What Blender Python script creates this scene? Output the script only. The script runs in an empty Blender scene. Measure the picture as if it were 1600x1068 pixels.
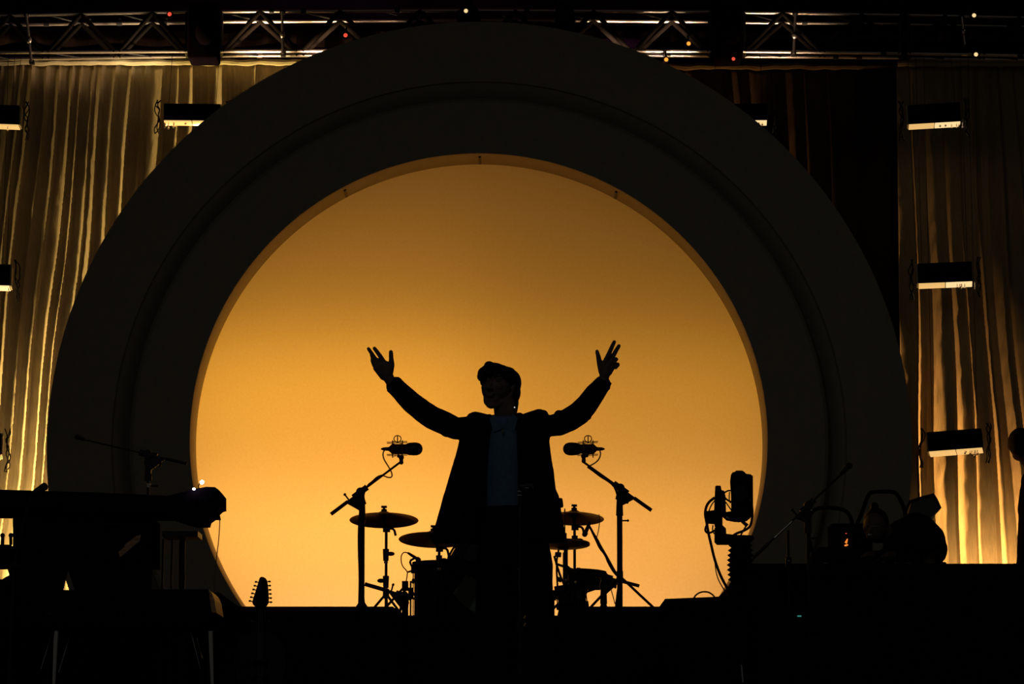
import bpy, bmesh, math, random
from mathutils import Vector, Matrix, noise
random.seed(7)
PI = math.pi
R = math.radians
scn = bpy.context.scene
col = scn.collection

# ------------------------------------------------------------------ camera
CAM = Vector((0, 0, -0.5))
F = 6000.0
PITCH = math.atan(730 / F)
cam_d = bpy.data.cameras.new('camera')
cam_d.lens = F * 36 / 1600
cam_d.sensor_width = 36
cam_d.clip_end = 200
cam = bpy.data.objects.new('camera', cam_d)
cam.location = CAM
cam.rotation_euler = (PI / 2 + PITCH, 0, 0)
col.objects.link(cam)
scn.camera = cam

# ------------------------------------------------------------------ world, exposure
w = bpy.data.worlds.new('night')
w.use_nodes = True
w.node_tree.nodes['Background'].inputs[0].default_value = (1.0, 0.95, 0.80, 1)
w.node_tree.nodes['Background'].inputs[1].default_value = 0.0165
scn.world = w
vs = scn.view_settings
vs.view_transform = 'Standard'
vs.look = 'None'
vs.exposure = 0
vs.gamma = 1
vs.use_curve_mapping = False

# ------------------------------------------------------------------ stage lights
def area(name, loc, target, sx, sy, power, color, spread=180):
    l = bpy.data.lights.new(name, 'AREA')
    l.shape = 'RECTANGLE'
    l.size = sx
    l.size_y = sy
    l.energy = power
    l.color = color
    l.spread = R(spread)
    o = bpy.data.objects.new(name, l)
    o.location = loc
    d = Vector(target) - Vector(loc)
    o.rotation_euler = d.to_track_quat('-Z', 'Y').to_euler()
    col.objects.link(o)
    return o

# warm panels behind the translucent cloth of the arch, strongest near the floor
def back(x, z, sx, sy, p, c): area('backdrop_panel_light', (x, 29.12, z), (x, 28.5, z), sx, sy, p, c)
for z, pl, pr, c in ((.45, 17, 16, (1.0, .45, .125)), (1.55, 18.5, 12.5, (1.0, .43, .072)), (2.6, 12.5, 6.8, (1.0, .41, .034)), (3.65, 2.2, 1.5, (1.0, .39, .050)), (4.5, .6, .55, (1.0, .38, .07))):
    hw = math.sqrt(2.62 ** 2 - (z - 2.2) ** 2) - .04
    back(-.24 - hw / 2, z, hw, .8, pl, c)
    back(-.24 + hw / 2, z, hw, .8, pr, c)
# battens low in the wings raking sideways and up across the pleats
for x, z, p, c, tx, tz in ((-5.7, .4, 22, (1, .68, .23), -3.2, 3.1), (-5.2, .3, 21, (1, .69, .23), -3.3, 2.2), (-4.4, .25, 9, (1, .69, .23), -3.4, 1.6)):
    area('curtain_uplight', (x, 28.93, z), (tx, 29.22, tz), 0.1, 0.04, p, c, 46)
area('curtain_footlight', (-3.45, 28.55, 1.0), (-3.4, 29.25, 1.6), .9, .06, 4.6, (1, .69, .27), 84)
for x, z, p, c, tx, tz in ((5.1, .2, 4.0, (1, .47, .13), 3.95, 1.8), (4.7, .2, 7, (1, .49, .13), 3.75, 1.3)):
    area('curtain_uplight', (x, 28.93, z), (tx, 29.22, tz), 0.1, 0.04, p, c, 30)
area('curtain_footlight', (3.62, 28.60, 1.0), (3.64, 29.25, 1.3), .5, .06, 2.7, (1, .55, .18), 76)
# small truss lamps tucked behind the shoulders of the arch, shining up at the tubes and the top hem
for px, py, tx, p, c in ((325, 200, 215, 3.6, (1, .74, .42)), (290, 232, 110, 1.2, (1, .66, .40)), (410, 148, 400, 4.0, (1, .62, .32)), (500, 105, 500, 2.4, (1, .62, .34)), (640, 78, 620, 1.2, (1, .64, .38)), (700, 70, 700, 1.2, (1, .66, .40)), (820, 70, 840, .5, (1, .66, .40)), (960, 95, 960, 2.2, (1, .66, .40)), (1060, 130, 1050, 2.2, (1, .66, .40)), (1200, 222, 1225, 1.6, (1, .66, .40))):
    u_ = (px - 800) / F * 28.6
    area('truss_lamp', (u_, 28.66, -.5 + (1264 - py) / F * 28.6), ((tx - 800) / F * 28.9, 28.9, 5.25), .25, .06, p, c, 40)
# very weak cool front light for the glints on the hardware
area('front_glint_light', (-3.0, 12.0, 6.5), (0, 21, 1.2), 0.5, 0.5, 1.6, (.80, .92, 1.0), 60)
# dim brown light behind the left of the truss
area('upstage_light', (-3.0, 30.6, 3.6), (-3.0, 31.0, 5.6), 2.6, 0.1, 9, (1, .62, .40))

# ------------------------------------------------------------------ helpers
def P(px, py, D):
    u = (px - 800) / F
    v = -(py - 534) / F
    d = Vector((u, math.cos(PITCH) - v * math.sin(PITCH), math.sin(PITCH) + v * math.cos(PITCH)))
    return CAM + d * (D / d.y)

def mat(name, base, rough=0.6, metal=0.0, bump=0.0, scale=40, emis=None, estr=0, spec=0.5, var=0.0, stretch=(1, 1, 1), sheen=0):
    m = bpy.data.materials.new(name)
    m.use_nodes = True
    nt = m.node_tree
    b = nt.nodes['Principled BSDF']
    b.inputs['Base Color'].default_value = (*base, 1)
    b.inputs['Roughness'].default_value = rough
    b.inputs['Metallic'].default_value = metal
    b.inputs['Specular IOR Level'].default_value = spec
    if sheen: b.inputs['Sheen Weight'].default_value = sheen
    if emis:
        b.inputs['Emission Color'].default_value = (*emis, 1)
        b.inputs['Emission Strength'].default_value = estr
    tc = nt.nodes.new('ShaderNodeTexCoord')
    mp = nt.nodes.new('ShaderNodeMapping')
    mp.inputs['Scale'].default_value = stretch
    n = nt.nodes.new('ShaderNodeTexNoise')
    n.inputs['Scale'].default_value = scale
    n.inputs['Detail'].default_value = 4
    nt.links.new(tc.outputs['Object'], mp.inputs['Vector'])
    nt.links.new(mp.outputs[0], n.inputs['Vector'])
    if var:
        r = nt.nodes.new('ShaderNodeValToRGB')
        r.color_ramp.elements[0].position = .3
        r.color_ramp.elements[1].position = .7
        r.color_ramp.elements[0].color = (*[c * (1 - var) for c in base], 1)
        r.color_ramp.elements[1].color = (*[min(1, c * (1 + var)) for c in base], 1)
        nt.links.new(n.outputs['Fac'], r.inputs['Fac'])
        nt.links.new(r.outputs['Color'], b.inputs['Base Color'])
    if bump:
        bp = nt.nodes.new('ShaderNodeBump')
        bp.inputs['Strength'].default_value = bump
        bp.inputs['Distance'].default_value = 0.01
        nt.links.new(n.outputs['Fac'], bp.inputs['Height'])
        nt.links.new(bp.outputs['Normal'], b.inputs['Normal'])
    return m

M = dict(
    black=mat('black_paint', (.010, .006, .013), .9, bump=.15, scale=60, spec=.0),
    blackwall=mat('black_masking', (.02, .006, .03), .95, bump=.1, spec=.0),
    stage=mat('stage_deck', (.015, .012, .014), .55, bump=.2, scale=30, spec=.2),
    riser=mat('riser_cloth', (.010, .006, .011), .95, bump=.2, scale=80, spec=.0),
    deck=mat('glossy_deck', (.09, .065, .05), .35, bump=.05, scale=20, spec=.6),
    arch=mat('arch_paint', (.47, .42, .34), .85, bump=.08, scale=14, var=.05, spec=.1),
    backdrop=mat('backdrop_fabric', (.83, .83, .80), .9, bump=.12, scale=180, var=.025, spec=.05),
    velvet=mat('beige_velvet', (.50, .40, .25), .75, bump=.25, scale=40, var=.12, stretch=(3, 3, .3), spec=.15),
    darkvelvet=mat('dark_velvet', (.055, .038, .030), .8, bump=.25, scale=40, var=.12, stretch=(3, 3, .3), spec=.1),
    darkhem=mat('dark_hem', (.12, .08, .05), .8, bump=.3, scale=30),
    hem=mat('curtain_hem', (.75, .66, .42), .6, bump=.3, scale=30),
    browncloth=mat('brown_cloth', (.20, .13, .09), .9, bump=.3, scale=20, var=.2, stretch=(5, 5, .4)),
    alu=mat('aluminium_tube', (.88, .76, .70), .36, 1.0, bump=.12, scale=25, stretch=(.3, 3, 3)),
    chrome=mat('chrome', (.7, .7, .7), .15, 1.0),
    bracepaint=mat('brace_paint', (.006, .0045, .004), .8, spec=.05),
    darkmetal=mat('dark_metal', (.03, .03, .035), .42, .6, bump=.05),
    stand=mat('stand_black', (.010, .010, .011), .45, .0, spec=.35),
    brass=mat('cymbal_brass', (.80, .50, .16), .48, .85, bump=.25, scale=3, var=.12, stretch=(1, 1, 30)),
    bronze=mat('dark_bronze', (.34, .20, .09), .5, .9, bump=.2, scale=5),
    drum=mat('drum_shell', (.020, .016, .016), .6, bump=.05, spec=.3),
    skin_head=mat('drum_skin', (.21, .26, .19), .7, bump=.1, scale=20, var=.1, spec=.2),
    skin=mat('skin', (.13, .085, .07), .55, bump=.05, scale=80, spec=.25),
    hair=mat('dark_hair', (.007, .005, .006), .6, bump=.6, scale=60, stretch=(4, 1, 1), spec=.2),
    jacket=mat('black_wool', (.007, .004, .012), .9, bump=.3, scale=120, spec=.1),
    shirt=mat('slate_shirt', (.10, .155, .24), .85, bump=.3, scale=40, spec=.1, var=.12),
    trousers=mat('black_trousers', (.007, .004, .011), .9, bump=.3, scale=90, spec=.1),
    shoe=mat('black_leather', (.01, .009, .01), .4),
    cable=mat('rubber_cable', (.012, .010, .010), .6, spec=.3),
    ambercable=mat('brown_cable', (.28, .15, .03), .6, spec=.3),
    wood=mat('oiled_wood', (.60, .32, .14), .45, bump=.2, scale=10, var=.35, stretch=(1, 8, 8)),
    panel=mat('cool_panel', (.11, .13, .10), .7, spec=.2, var=.05),
    lamp=mat('lamp_diffuser', (.8, .6, .3), .5, emis=(1.0, .60, .20), estr=.80),
    lamp_hot=mat('lamp_diffuser_hot', (.8, .65, .4), .5, emis=(1.0, .72, .34), estr=.98),
    earpiece=mat('earpiece_glint_glow', (.8, .8, .8), .3, emis=(.8, .85, .9), estr=.8),  # emission stands in for the sparkle on the earpiece
    led=mat('white_led', (.9, .95, 1), .4, emis=(1.0, .98, .95), estr=14),
    led_red=mat('red_led', (.5, .05, .03), .4, emis=(1.0, .10, .05), estr=.8),
    led_orange=mat('orange_led', (.6, .3, .05), .4, emis=(1.0, .42, .05), estr=1.0),
    led_teal=mat('teal_led', (.1, .4, .4), .4, emis=(.10, .55, .50), estr=.35),
    valve=mat('glowing_valve', (.5, .2, .05), .4, emis=(1.0, .26, .04), estr=1.1),
    glass=mat('clear_glass', (.05, .05, .05), .05, spec=.6),
    skirt=mat('white_key', (.25, .25, .24), .4),
)

class MB:
    def __init__(s): s.bm = bmesh.new()
    def _frame(s, d):
        d = d.normalized()
        a = Vector((0, 0, 1)) if abs(d.z) < .9 else Vector((0, 1, 0))
        u = d.cross(a).normalized(); v = d.cross(u).normalized()
        return u, v
    def box(s, c, size, rot=None, bev=0):
        g = bmesh.ops.create_cube(s.bm, size=1)
        vs_ = g['verts']
        m = Matrix.Translation(Vector(c)) @ (rot.to_4x4() if rot else Matrix.Identity(4)) @ Matrix.Diagonal((*size, 1))
        bmesh.ops.transform(s.bm, matrix=m, verts=vs_)
        if bev:
            es = list({e for v in vs_ for e in v.link_edges})
            bmesh.ops.bevel(s.bm, geom=es, offset=bev, segments=2, affect='EDGES', profile=.5)
        return s
    def cyl(s, a, b, r, r2=None, seg=14):
        a = Vector(a); b = Vector(b); r2 = r if r2 is None else r2
        u, v = s._frame(b - a)
        A = [s.bm.verts.new(a + (u * math.cos(t) + v * math.sin(t)) * r) for t in [2 * PI * i / seg for i in range(seg)]]
        B = [s.bm.verts.new(b + (u * math.cos(t) + v * math.sin(t)) * r2) for t in [2 * PI * i / seg for i in range(seg)]]
        for i in range(seg):
            j = (i + 1) % seg
            s.bm.faces.new((A[i], A[j], B[j], B[i]))
        s.bm.faces.new(A[::-1]); s.bm.faces.new(B)
        return s
    def ell(s, c, r, rot=None, sub=3):
        if not hasattr(r, '__len__'): r = (r, r, r)
        g = bmesh.ops.create_icosphere(s.bm, subdivisions=sub, radius=1)
        m = Matrix.Translation(Vector(c)) @ (rot.to_4x4() if rot else Matrix.Identity(4)) @ Matrix.Diagonal((*r, 1))
        bmesh.ops.transform(s.bm, matrix=m, verts=g['verts'])
        return s
    def tube(s, pts, r, seg=10, smooth=1):
        pts = [Vector(p) for p in pts]
        rs = list(r) if hasattr(r, '__len__') else [r] * len(pts)
        for _ in range(smooth):
            if len(pts) < 3: break
            np_, nr = [pts[0]], [rs[0]]
            for i in range(len(pts) - 1):
                np_ += [pts[i].lerp(pts[i + 1], .25), pts[i].lerp(pts[i + 1], .75)]
                nr += [rs[i] * .75 + rs[i + 1] * .25, rs[i] * .25 + rs[i + 1] * .75]
            np_.append(pts[-1]); nr.append(rs[-1])
            pts, rs = np_, nr
        rings = []
        u = None
        for i, p in enumerate(pts):
            t = (pts[min(i + 1, len(pts) - 1)] - pts[max(i - 1, 0)])
            if t.length < 1e-9: t = Vector((0, 0, 1))
            t.normalize()
            if u is None: u, _v = s._frame(t)
            u = (u - t * u.dot(t)).normalized()
            v = t.cross(u)
            rings.append([s.bm.verts.new(p + (u * math.cos(a) + v * math.sin(a)) * rs[i]) for a in [2 * PI * k / seg for k in range(seg)]])
        for A, B in zip(rings, rings[1:]):
            for i in range(seg):
                j = (i + 1) % seg
                s.bm.faces.new((A[i], A[j], B[j], B[i]))
        s.bm.faces.new(rings[0][::-1]); s.bm.faces.new(rings[-1])
        return s
    def chain(s, pts, rs, sub=3):
        # limb: cones between joints with a sphere at each joint (for voxel union)
        for p, r in zip(pts, rs): s.ell(p, r, sub=sub)
        for (a, b, ra, rb) in zip(pts, pts[1:], rs, rs[1:]): s.cyl(a, b, ra, rb, 20)
        return s
    def lathe(s, c, prof, seg=48, rot=None, caps=True):
        # prof: list of (r, h) about local Z
        rings = []
        m = rot.to_matrix() if rot is not None and hasattr(rot, 'to_matrix') else rot
        for r, h in prof:
            ring = []
            for k in range(seg):
                a = 2 * PI * k / seg
                p = Vector((r * math.cos(a), r * math.sin(a), h))
                if m is not None: p = m @ p
                ring.append(s.bm.verts.new(Vector(c) + p))
            rings.append(ring)
        for A, B in zip(rings, rings[1:]):
            for i in range(seg):
                j = (i + 1) % seg
                s.bm.faces.new((A[i], A[j], B[j], B[i]))
        if caps: s.bm.faces.new(rings[0][::-1]); s.bm.faces.new(rings[-1])
        return s
    def prism(s, pts, d0, d1):
        # outline points [(x,z)..] at depth d0, extruded to d1
        A = [s.bm.verts.new((x, d0, z)) for x, z in pts]
        B = [s.bm.verts.new((x, d1, z)) for x, z in pts]
        s.bm.faces.new(A); s.bm.faces.new(B[::-1])
        n = len(pts)
        for i in range(n):
            j = (i + 1) % n
            s.bm.faces.new((A[j], A[i], B[i], B[j]))
        return s
    def loft(s, rings, close=True):
        vr = [[s.bm.verts.new(p) for p in r] for r in rings]
        n = len(vr[0])
        for A, B in zip(vr, vr[1:]):
            for i in range(n if close else n - 1):
                j = (i + 1) % n
                s.bm.faces.new((A[i], A[j], B[j], B[i]))
        if close:
            s.bm.faces.new(vr[0][::-1]); s.bm.faces.new(vr[-1])
        return s

def wloc(o):
    v = Vector((0, 0, 0))
    while o is not None:
        v += o.location; o = o.parent
    return v

def setp(o, label=None, cat=None, group=None, kind=None):
    if label: o['label'] = label
    if cat: o['category'] = cat
    if group: o['group'] = group
    if kind: o['kind'] = kind
    return o

def thing(name, label, cat, loc, group=None):
    o = bpy.data.objects.new(name, None)
    o.empty_display_size = .1
    o.location = Vector(loc)
    col.objects.link(o)
    return setp(o, label, cat, group)

def build(name, mb, m, parent=None, origin=None, smooth=True, label=None):
    bm = mb.bm
    bmesh.ops.recalc_face_normals(bm, faces=bm.faces[:])
    org = wloc(parent) if parent is not None else (Vector(origin) if origin is not None else None)
    if org is None:
        xs = [v.co.x for v in bm.verts]; ys = [v.co.y for v in bm.verts]; zs = [v.co.z for v in bm.verts]
        org = Vector(((min(xs) + max(xs)) / 2, (min(ys) + max(ys)) / 2, min(zs)))
    bmesh.ops.translate(bm, vec=-org, verts=bm.verts[:])
    me = bpy.data.meshes.new(name)
    bm.to_mesh(me); bm.free()
    me.materials.append(m if not isinstance(m, str) else M[m])
    if smooth:
        me.shade_smooth()
        try: me.set_sharp_from_angle(angle=R(38))
        except Exception: pass
    o = bpy.data.objects.new(name, me)
    col.objects.link(o)
    if parent is not None:
        o.parent = parent
    else:
        o.location = org
    if label: o['label'] = label
    return o

def remesh(o, voxel, sm=4, noise_amp=0):
    md = o.modifiers.new('remesh', 'REMESH'); md.mode = 'VOXEL'; md.voxel_size = voxel; md.use_smooth_shade = True
    s2 = o.modifiers.new('smooth', 'SMOOTH'); s2.factor = .5; s2.iterations = sm
    dg = bpy.context.evaluated_depsgraph_get()
    me = bpy.data.meshes.new_from_object(o.evaluated_get(dg))
    old = o.data
    o.modifiers.clear()
    o.data = me
    bpy.data.meshes.remove(old)
    if noise_amp:
        nrm = [v.normal.copy() for v in me.vertices]
        cos_ = []
        for v, q in zip(me.vertices, nrm):
            n = noise.noise(v.co * 14) + .5 * noise.noise(v.co * 31)
            c = v.co + q * (n * noise_amp)
            cos_ += [c.x, c.y, c.z]
        me.vertices.foreach_set('co', cos_)
        me.update()
    me.shade_smooth()
    return o

def single(name, mb, m, label, cat, group=None, kind=None, origin=None, smooth=True):
    o = build(name, mb, m, None, origin, smooth)
    return setp(o, label, cat, group, kind)

def struct(name, mb, m, smooth=True):
    o = build(name, mb, m, None, None, smooth)
    o['kind'] = 'structure'
    return o

# ================================================================== THE SETTING
struct('floor', MB().box((0, 24.5, -.05), (12, 14, .1)), 'stage', False)
struct('wall_back', MB().box((0, 31.6, 3.3), (14, .1, 8)), 'blackwall', False)
struct('ceiling', MB().box((0, 27.5, 7.3), (14, 8.4, .1)), 'blackwall', False)
struct('wall_left', MB().box((-6.2, 28, 3.5), (.1, 7, 7.4)), 'blackwall', False)
struct('wall_right', MB().box((6.2, 28, 3.5), (.1, 7, 7.4)), 'blackwall', False)

# round arch
DR = 28.0
c_in = P(748, 685, DR); r_in = (P(1197, 690, DR).x - P(299, 690, DR).x) / 2
c_out = P(749, 698, DR); r_out = (P(1425, 700, DR).x - P(73, 700, DR).x) / 2
def arch():
    t = thing('round_arch', 'huge dark stepped round arch with a circular opening framing the amber backdrop', 'arch', (c_in.x, DR + .2, 0))
    def ring(prof_pts, name, m, cuts=None):
        mb = MB(); bm = mb.bm
        seg = 240
        rings = []
        for (rr, y, k) in prof_pts:    # k blends centre from inner to outer
            cx = c_in.x * (1 - k) + c_out.x * k; cz = c_in.z * (1 - k) + c_out.z * k
            rings.append([bm.verts.new((cx + rr * math.cos(2 * PI * i / seg), y, cz + rr * math.sin(2 * PI * i / seg))) for i in range(seg)])
        n = len(rings)
        for q in range(n):
            A = rings[q]; B = rings[(q + 1) % n]
            for i in range(seg):
                j = (i + 1) % seg
                bm.faces.new((A[i], A[j], B[j], B[i]))
        g = bm.verts[:] + bm.edges[:] + bm.faces[:]
        r_ = bmesh.ops.bisect_plane(bm, geom=g, plane_co=(0, 0, .002), plane_no=(0, 0, -1), clear_outer=True)
        ed = [e for e in r_['geom_cut'] if isinstance(e, bmesh.types.BMEdge)]
        try: bmesh.ops.holes_fill(bm, edges=ed, sides=0)
        except Exception: pass
        o = build(name, mb, m, t)
        o.data.materials.append(M['blackwall'])      # unseen back made black so it bounces no light onto the curtains
        for f in o.data.polygons:
            if f.normal.y > .9 or (f.center.y + wloc(o).y > DR + .03 and name == 'outer_band' and f.normal.y > -.2): f.material_index = 1
        return o
    rs = 2.585
    # outer band: flat face with a cove running back towards the groove
    ring([(r_out, DR, 1), (r_out, DR + .40, 1), (rs - .02, DR + .40, .5), (rs - .02, DR + .17, .5), (rs + .03, DR + .12, .5), (rs + .06, DR + .07, .5), (rs + .10, DR + .045, .5), (rs + .11, DR + .01, .6), (rs + .16, DR, .7)], 'outer_band', 'arch')
    ring([(r_in, DR + .42, 0), (r_in, DR + .02, 0), (r_in + .012, DR, 0), (rs - .05, DR, .5), (rs - .025, DR + .02, .5), (rs - .021, DR + .42, .5)], 'inner_band', 'arch')
    # joint plates under the inner rim
    for px in (535, 749, 966):
        dx = (px - 748) / (214.3); ang = math.acos(max(-1, min(1, dx / r_in)))
        p = Vector((c_in.x + (r_in - .006) * math.cos(ang), DR + .2, c_in.z + (r_in - .006) * math.sin(ang)))
        rot = Matrix.Rotation(-(ang), 3, 'Y')
        build('joint_plate', MB().box(p, (.012, .30, .018), rot), 'darkmetal', t)
arch()

def backdrop():
    t = thing('backdrop_screen', 'large round translucent amber cloth glowing inside the arch', 'backdrop', (c_in.x, 28.5, 0))
    mb = MB(); bm = mb.bm
    cen = Vector((c_in.x, 28.5, c_in.z + .02)); rr = 2.62
    vs_ = [bm.verts.new(cen + Vector((rr * math.cos(2 * PI * k / 160), 0, max(-c_in.z - .01, rr * math.sin(2 * PI * k / 160))))) for k in range(160)]
    bm.faces.new(vs_)
    build('cloth', mb, backdrop_mat(), t, smooth=False)
    mb = MB()
    pts = [cen + Vector((rr * math.cos(a), 0, rr * math.sin(a))) for a in [R(-48 + 276 * k / 80) for k in range(81)]]
    mb.tube(pts, .03, 8, 0)
    build('frame_tube', mb, 'black', t)
    # unseen dark box added round the panels to keep their light off the curtains
    mb = MB(); bm = mb.bm
    def rim(r, y): return [bm.verts.new((cen.x + r * math.cos(2 * PI * k / 120), y, max(.004, cen.z + r * math.sin(2 * PI * k / 120)))) for k in range(120)]
    A = rim(2.74, 28.52); B = rim(2.74, 29.18); C_ = rim(2.70, 29.15); D_ = rim(2.70, 28.52)
    for U, V in ((A, B), (C_, D_), (D_, A)):
        for i in range(120):
            j = (i + 1) % 120; bm.faces.new((U[i], U[j], V[j], V[i]))
    bm.faces.new(B); bm.faces.new(C_)
    build('spill_box', mb, 'blackwall', t, smooth=False)

def backdrop_mat():
    m = bpy.data.materials.new('backdrop_cloth'); m.use_nodes = True
    nt = m.node_tree; nt.nodes.clear()
    out = nt.nodes.new('ShaderNodeOutputMaterial')
    mix = nt.nodes.new('ShaderNodeMixShader'); mix.inputs[0].default_value = .8
    df = nt.nodes.new('ShaderNodeBsdfDiffuse'); tr = nt.nodes.new('ShaderNodeBsdfTranslucent')
    df.inputs[0].default_value = (.5, .5, .48, 1)
    tc = nt.nodes.new('ShaderNodeTexCoord')
    n1 = nt.nodes.new('ShaderNodeTexNoise'); n1.inputs['Scale'].default_value = 55; n1.inputs['Detail'].default_value = 5
    rp = nt.nodes.new('ShaderNodeValToRGB')
    rp.color_ramp.elements[0].position = .3; rp.color_ramp.elements[1].position = .7
    rp.color_ramp.elements[0].color = (.77, .76, .74, 1); rp.color_ramp.elements[1].color = (.83, .83, .82, 1)
    nt.links.new(tc.outputs['Object'], n1.inputs['Vector']); nt.links.new(n1.outputs['Fac'], rp.inputs['Fac'])
    nt.links.new(rp.outputs['Color'], tr.inputs[0])
    nt.links.new(df.outputs[0], mix.inputs[1]); nt.links.new(tr.outputs[0], mix.inputs[2])
    nt.links.new(mix.outputs[0], out.inputs[0])
    return m
backdrop()

# curtains
def curtain(name, x0, x1, ztop, D, sgn, label, seed, gap=(.045, .135), cloth='velvet', hem='hem'):
    t = thing(name, label, 'curtain', ((x0 + x1) / 2, D, 0), 'tall pleated curtains either side of the arch')
    nx = 1000; nz = 110
    rnd = random.Random(seed)
    folds = []
    x = x0 - 1.2
    while x < x1 + 1.2:
        wd = rnd.choice([.022, .03, .035, .045, .06, .09]) * rnd.uniform(.8, 1.2)
        folds.append((x, wd, rnd.uniform(.4, 1.0), rnd.uniform(-.35, .35)))
        x += rnd.uniform(*gap)
    xs = [f[0] for f in folds]
    import bisect
    def prof(u, q):
        v = 0
        i = bisect.bisect_left(xs, u)
        for k in range(max(0, i - 7), min(len(folds), i + 7)):
            fx, wd, am, sk = folds[k]
            d = (u - fx) / wd
            d *= sgn * -1
            if -1.3 < d < .5:      # pleat: slow rise, sharp far edge
                h_ = max(0, 1 + d / 1.3) ** 1.6 if d < 0 else max(0, 1 - d / .5) ** 1.2
                v = max(v, am * h_ * min(1, wd / .04) * (.05 + .03 * q))
        return v
    mb = MB(); bm = mb.bm
    grid = []
    for k in range(nz + 1):
        z = .01 + (ztop - .01) * k / nz
        q = 1 - k / nz
        row = []
        for i in range(nx + 1):
            s = x0 + (x1 - x0) * i / nx
            u = s - sgn * .085 * (ztop - z) * (.55 + .45 * math.sin(s * 2.1 + seed)) + .012 * math.sin(z * 2.3 + s * 5)
            y = D - prof(u, q) + .02 * noise.noise(Vector((u * 3, z * 1.2, seed))) + .006 * noise.noise(Vector((s * 18, z * 9, seed)))
            zz = z if k < nz else z + .012 * noise.noise(Vector((s * 9, 3, seed)))
            row.append(bm.verts.new((s, y, zz)))
        grid.append(row)
    for A, B in zip(grid, grid[1:]):
        for i in range(nx):
            bm.faces.new((A[i], A[i + 1], B[i + 1], B[i]))
    o = build('drape', mb, cloth, t)
    sd = o.modifiers.new('thick', 'SOLIDIFY'); sd.thickness = .004; sd.offset = 1
    # gathered hem roll at the top, facing the footlights
    mb = MB()
    pts = []; rr = []
    n = 170
    for i in range(n + 1):
        s = x0 + (x1 - x0) * i / n
        pts.append((s, D - .075 + .02 * noise.noise(Vector((s * 6, 0, seed))), ztop + .004 + .012 * noise.noise(Vector((s * 7, 5, seed)))))
        rr.append(.024 + .007 * noise.noise(Vector((s * 13, 9, seed))))
    mb.tube(pts, rr, 8, 0)
    build('top_hem', mb, hem, t, label='gathered top hem')
ZT = P(200, 101, 29.3).z
curtain('stage_curtain', -5.4, -1.2, ZT, 29.3, -1, 'tall pleated curtain lit golden yellow, left of the arch', 3)
curtain('stage_curtain', 2.98, 5.4, ZT - .01, 29.3, 1, 'tall pleated curtain glowing amber at the right edge behind the hanging lamp boxes', 11, (.06, .17))
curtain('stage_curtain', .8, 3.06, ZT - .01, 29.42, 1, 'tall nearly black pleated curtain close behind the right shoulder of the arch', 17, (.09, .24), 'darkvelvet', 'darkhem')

# dim brown cloth seen through the truss
def rear_cloth():
    mb = MB(); bm = mb.bm
    rows = []
    for k in range(14):
        z = 4.9 + .95 * k / 13
        rows.append([bm.verts.new((-4.6 + 9.2 * i / 400, 31.1 + .05 * math.sin(i * .55 + 2 * math.sin(i * .05)), z)) for i in range(401)])
    for A, B in zip(rows, rows[1:]):
        for i in range(400): bm.faces.new((A[i], A[i + 1], B[i + 1], B[i]))
    o = single('upstage_cloth', mb, 'browncloth', 'dim brown pleated cloth seen through the truss far upstage', 'cloth')
    o.modifiers.new('thick', 'SOLIDIFY').thickness = .01
    mb = MB()
    pts = []
    n = 90
    D = 29.75
    for i in range(n + 1):
        px = -60 + 1720 * i / n
        pts.append((P(px, 70, D).x, P(px, 70 + 4 * math.sin(i * .9) + 3 * noise.noise(Vector((i * .3, 0, 0))) + (0 if px < 600 else -8), D).z))
    zb = P(0, 112, D).z
    poly = pts + [(pts[-1][0], zb), (pts[0][0], zb)]
    mb.prism(poly, D, D + .03)
    single('border_drape', mb, 'blackwall', 'black border drape with a wavy top edge behind the lower truss tubes', 'drape', smooth=False)
rear_cloth()

# ------------------------------------------------------------------ roof truss
def truss(pts_l, pts_r, label):
    # pixel rows of the four chords at each end: front top, back top, front bottom, back bottom
    (xl, a) = pts_l; (xr, b) = pts_r
    DF, DB = 28.85, 29.12
    nm = []
    for k, Dk in enumerate((DF, DB, DF, DB)):
        nm.append((P(xl, a[k], Dk), P(xr, b[k], Dk)))
    t = thing('lighting_truss', label, 'truss', (nm[2][0] + nm[2][1]) / 2, 'sections of the overhead lighting truss')
    for A, B in nm:
        build('chord', MB().cyl(A, B, .015, seg=16), 'alu', t)
    L = (nm[0][1] - nm[0][0]).length
    n = max(2, round(L / .62))
    def at(k, f): return nm[k][0].lerp(nm[k][1], f)
    for i in range(n):
        f0, f1, fm = i / n, (i + 1) / n, (i + .5) / n
        for (u, l) in ((0, 2), (1, 3)):
            build('brace', MB().cyl(at(l, f0 + .01), at(u, fm), .018, seg=10), 'bracepaint', t)
            build('brace', MB().cyl(at(u, fm), at(l, f1 - .01), .018, seg=10), 'bracepaint', t)
        build('brace', MB().cyl(at(2, f0), at(3, fm), .007, seg=8), 'darkmetal', t)
        build('brace', MB().cyl(at(0, f0), at(1, fm), .007, seg=8), 'darkmetal', t)
    for f in (0.004, .996):
        mb = MB()
        for (u, l) in ((0, 1), (1, 3), (3, 2), (2, 0)): mb.cyl(at(u, f), at(l, f), .017, seg=10)
        build('end_frame', mb, 'darkmetal', t)
    # couplers wrapped round the chords
    rnd = random.Random(int(xl) + 400)
    for i in range(5):
        k = rnd.choice((1, 1, 0, 2, 3)); f = rnd.uniform(.08, .92)
        p = at(k, f); dx = Vector((.02, 0, 0))
        build('coupler', MB().cyl(p - dx, p + dx, .021, seg=12).box(p + Vector((0, 0, .024)), (.02, .02, .02)), rnd.choice(('alu', 'darkmetal', 'darkmetal')), t)
    return t
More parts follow.
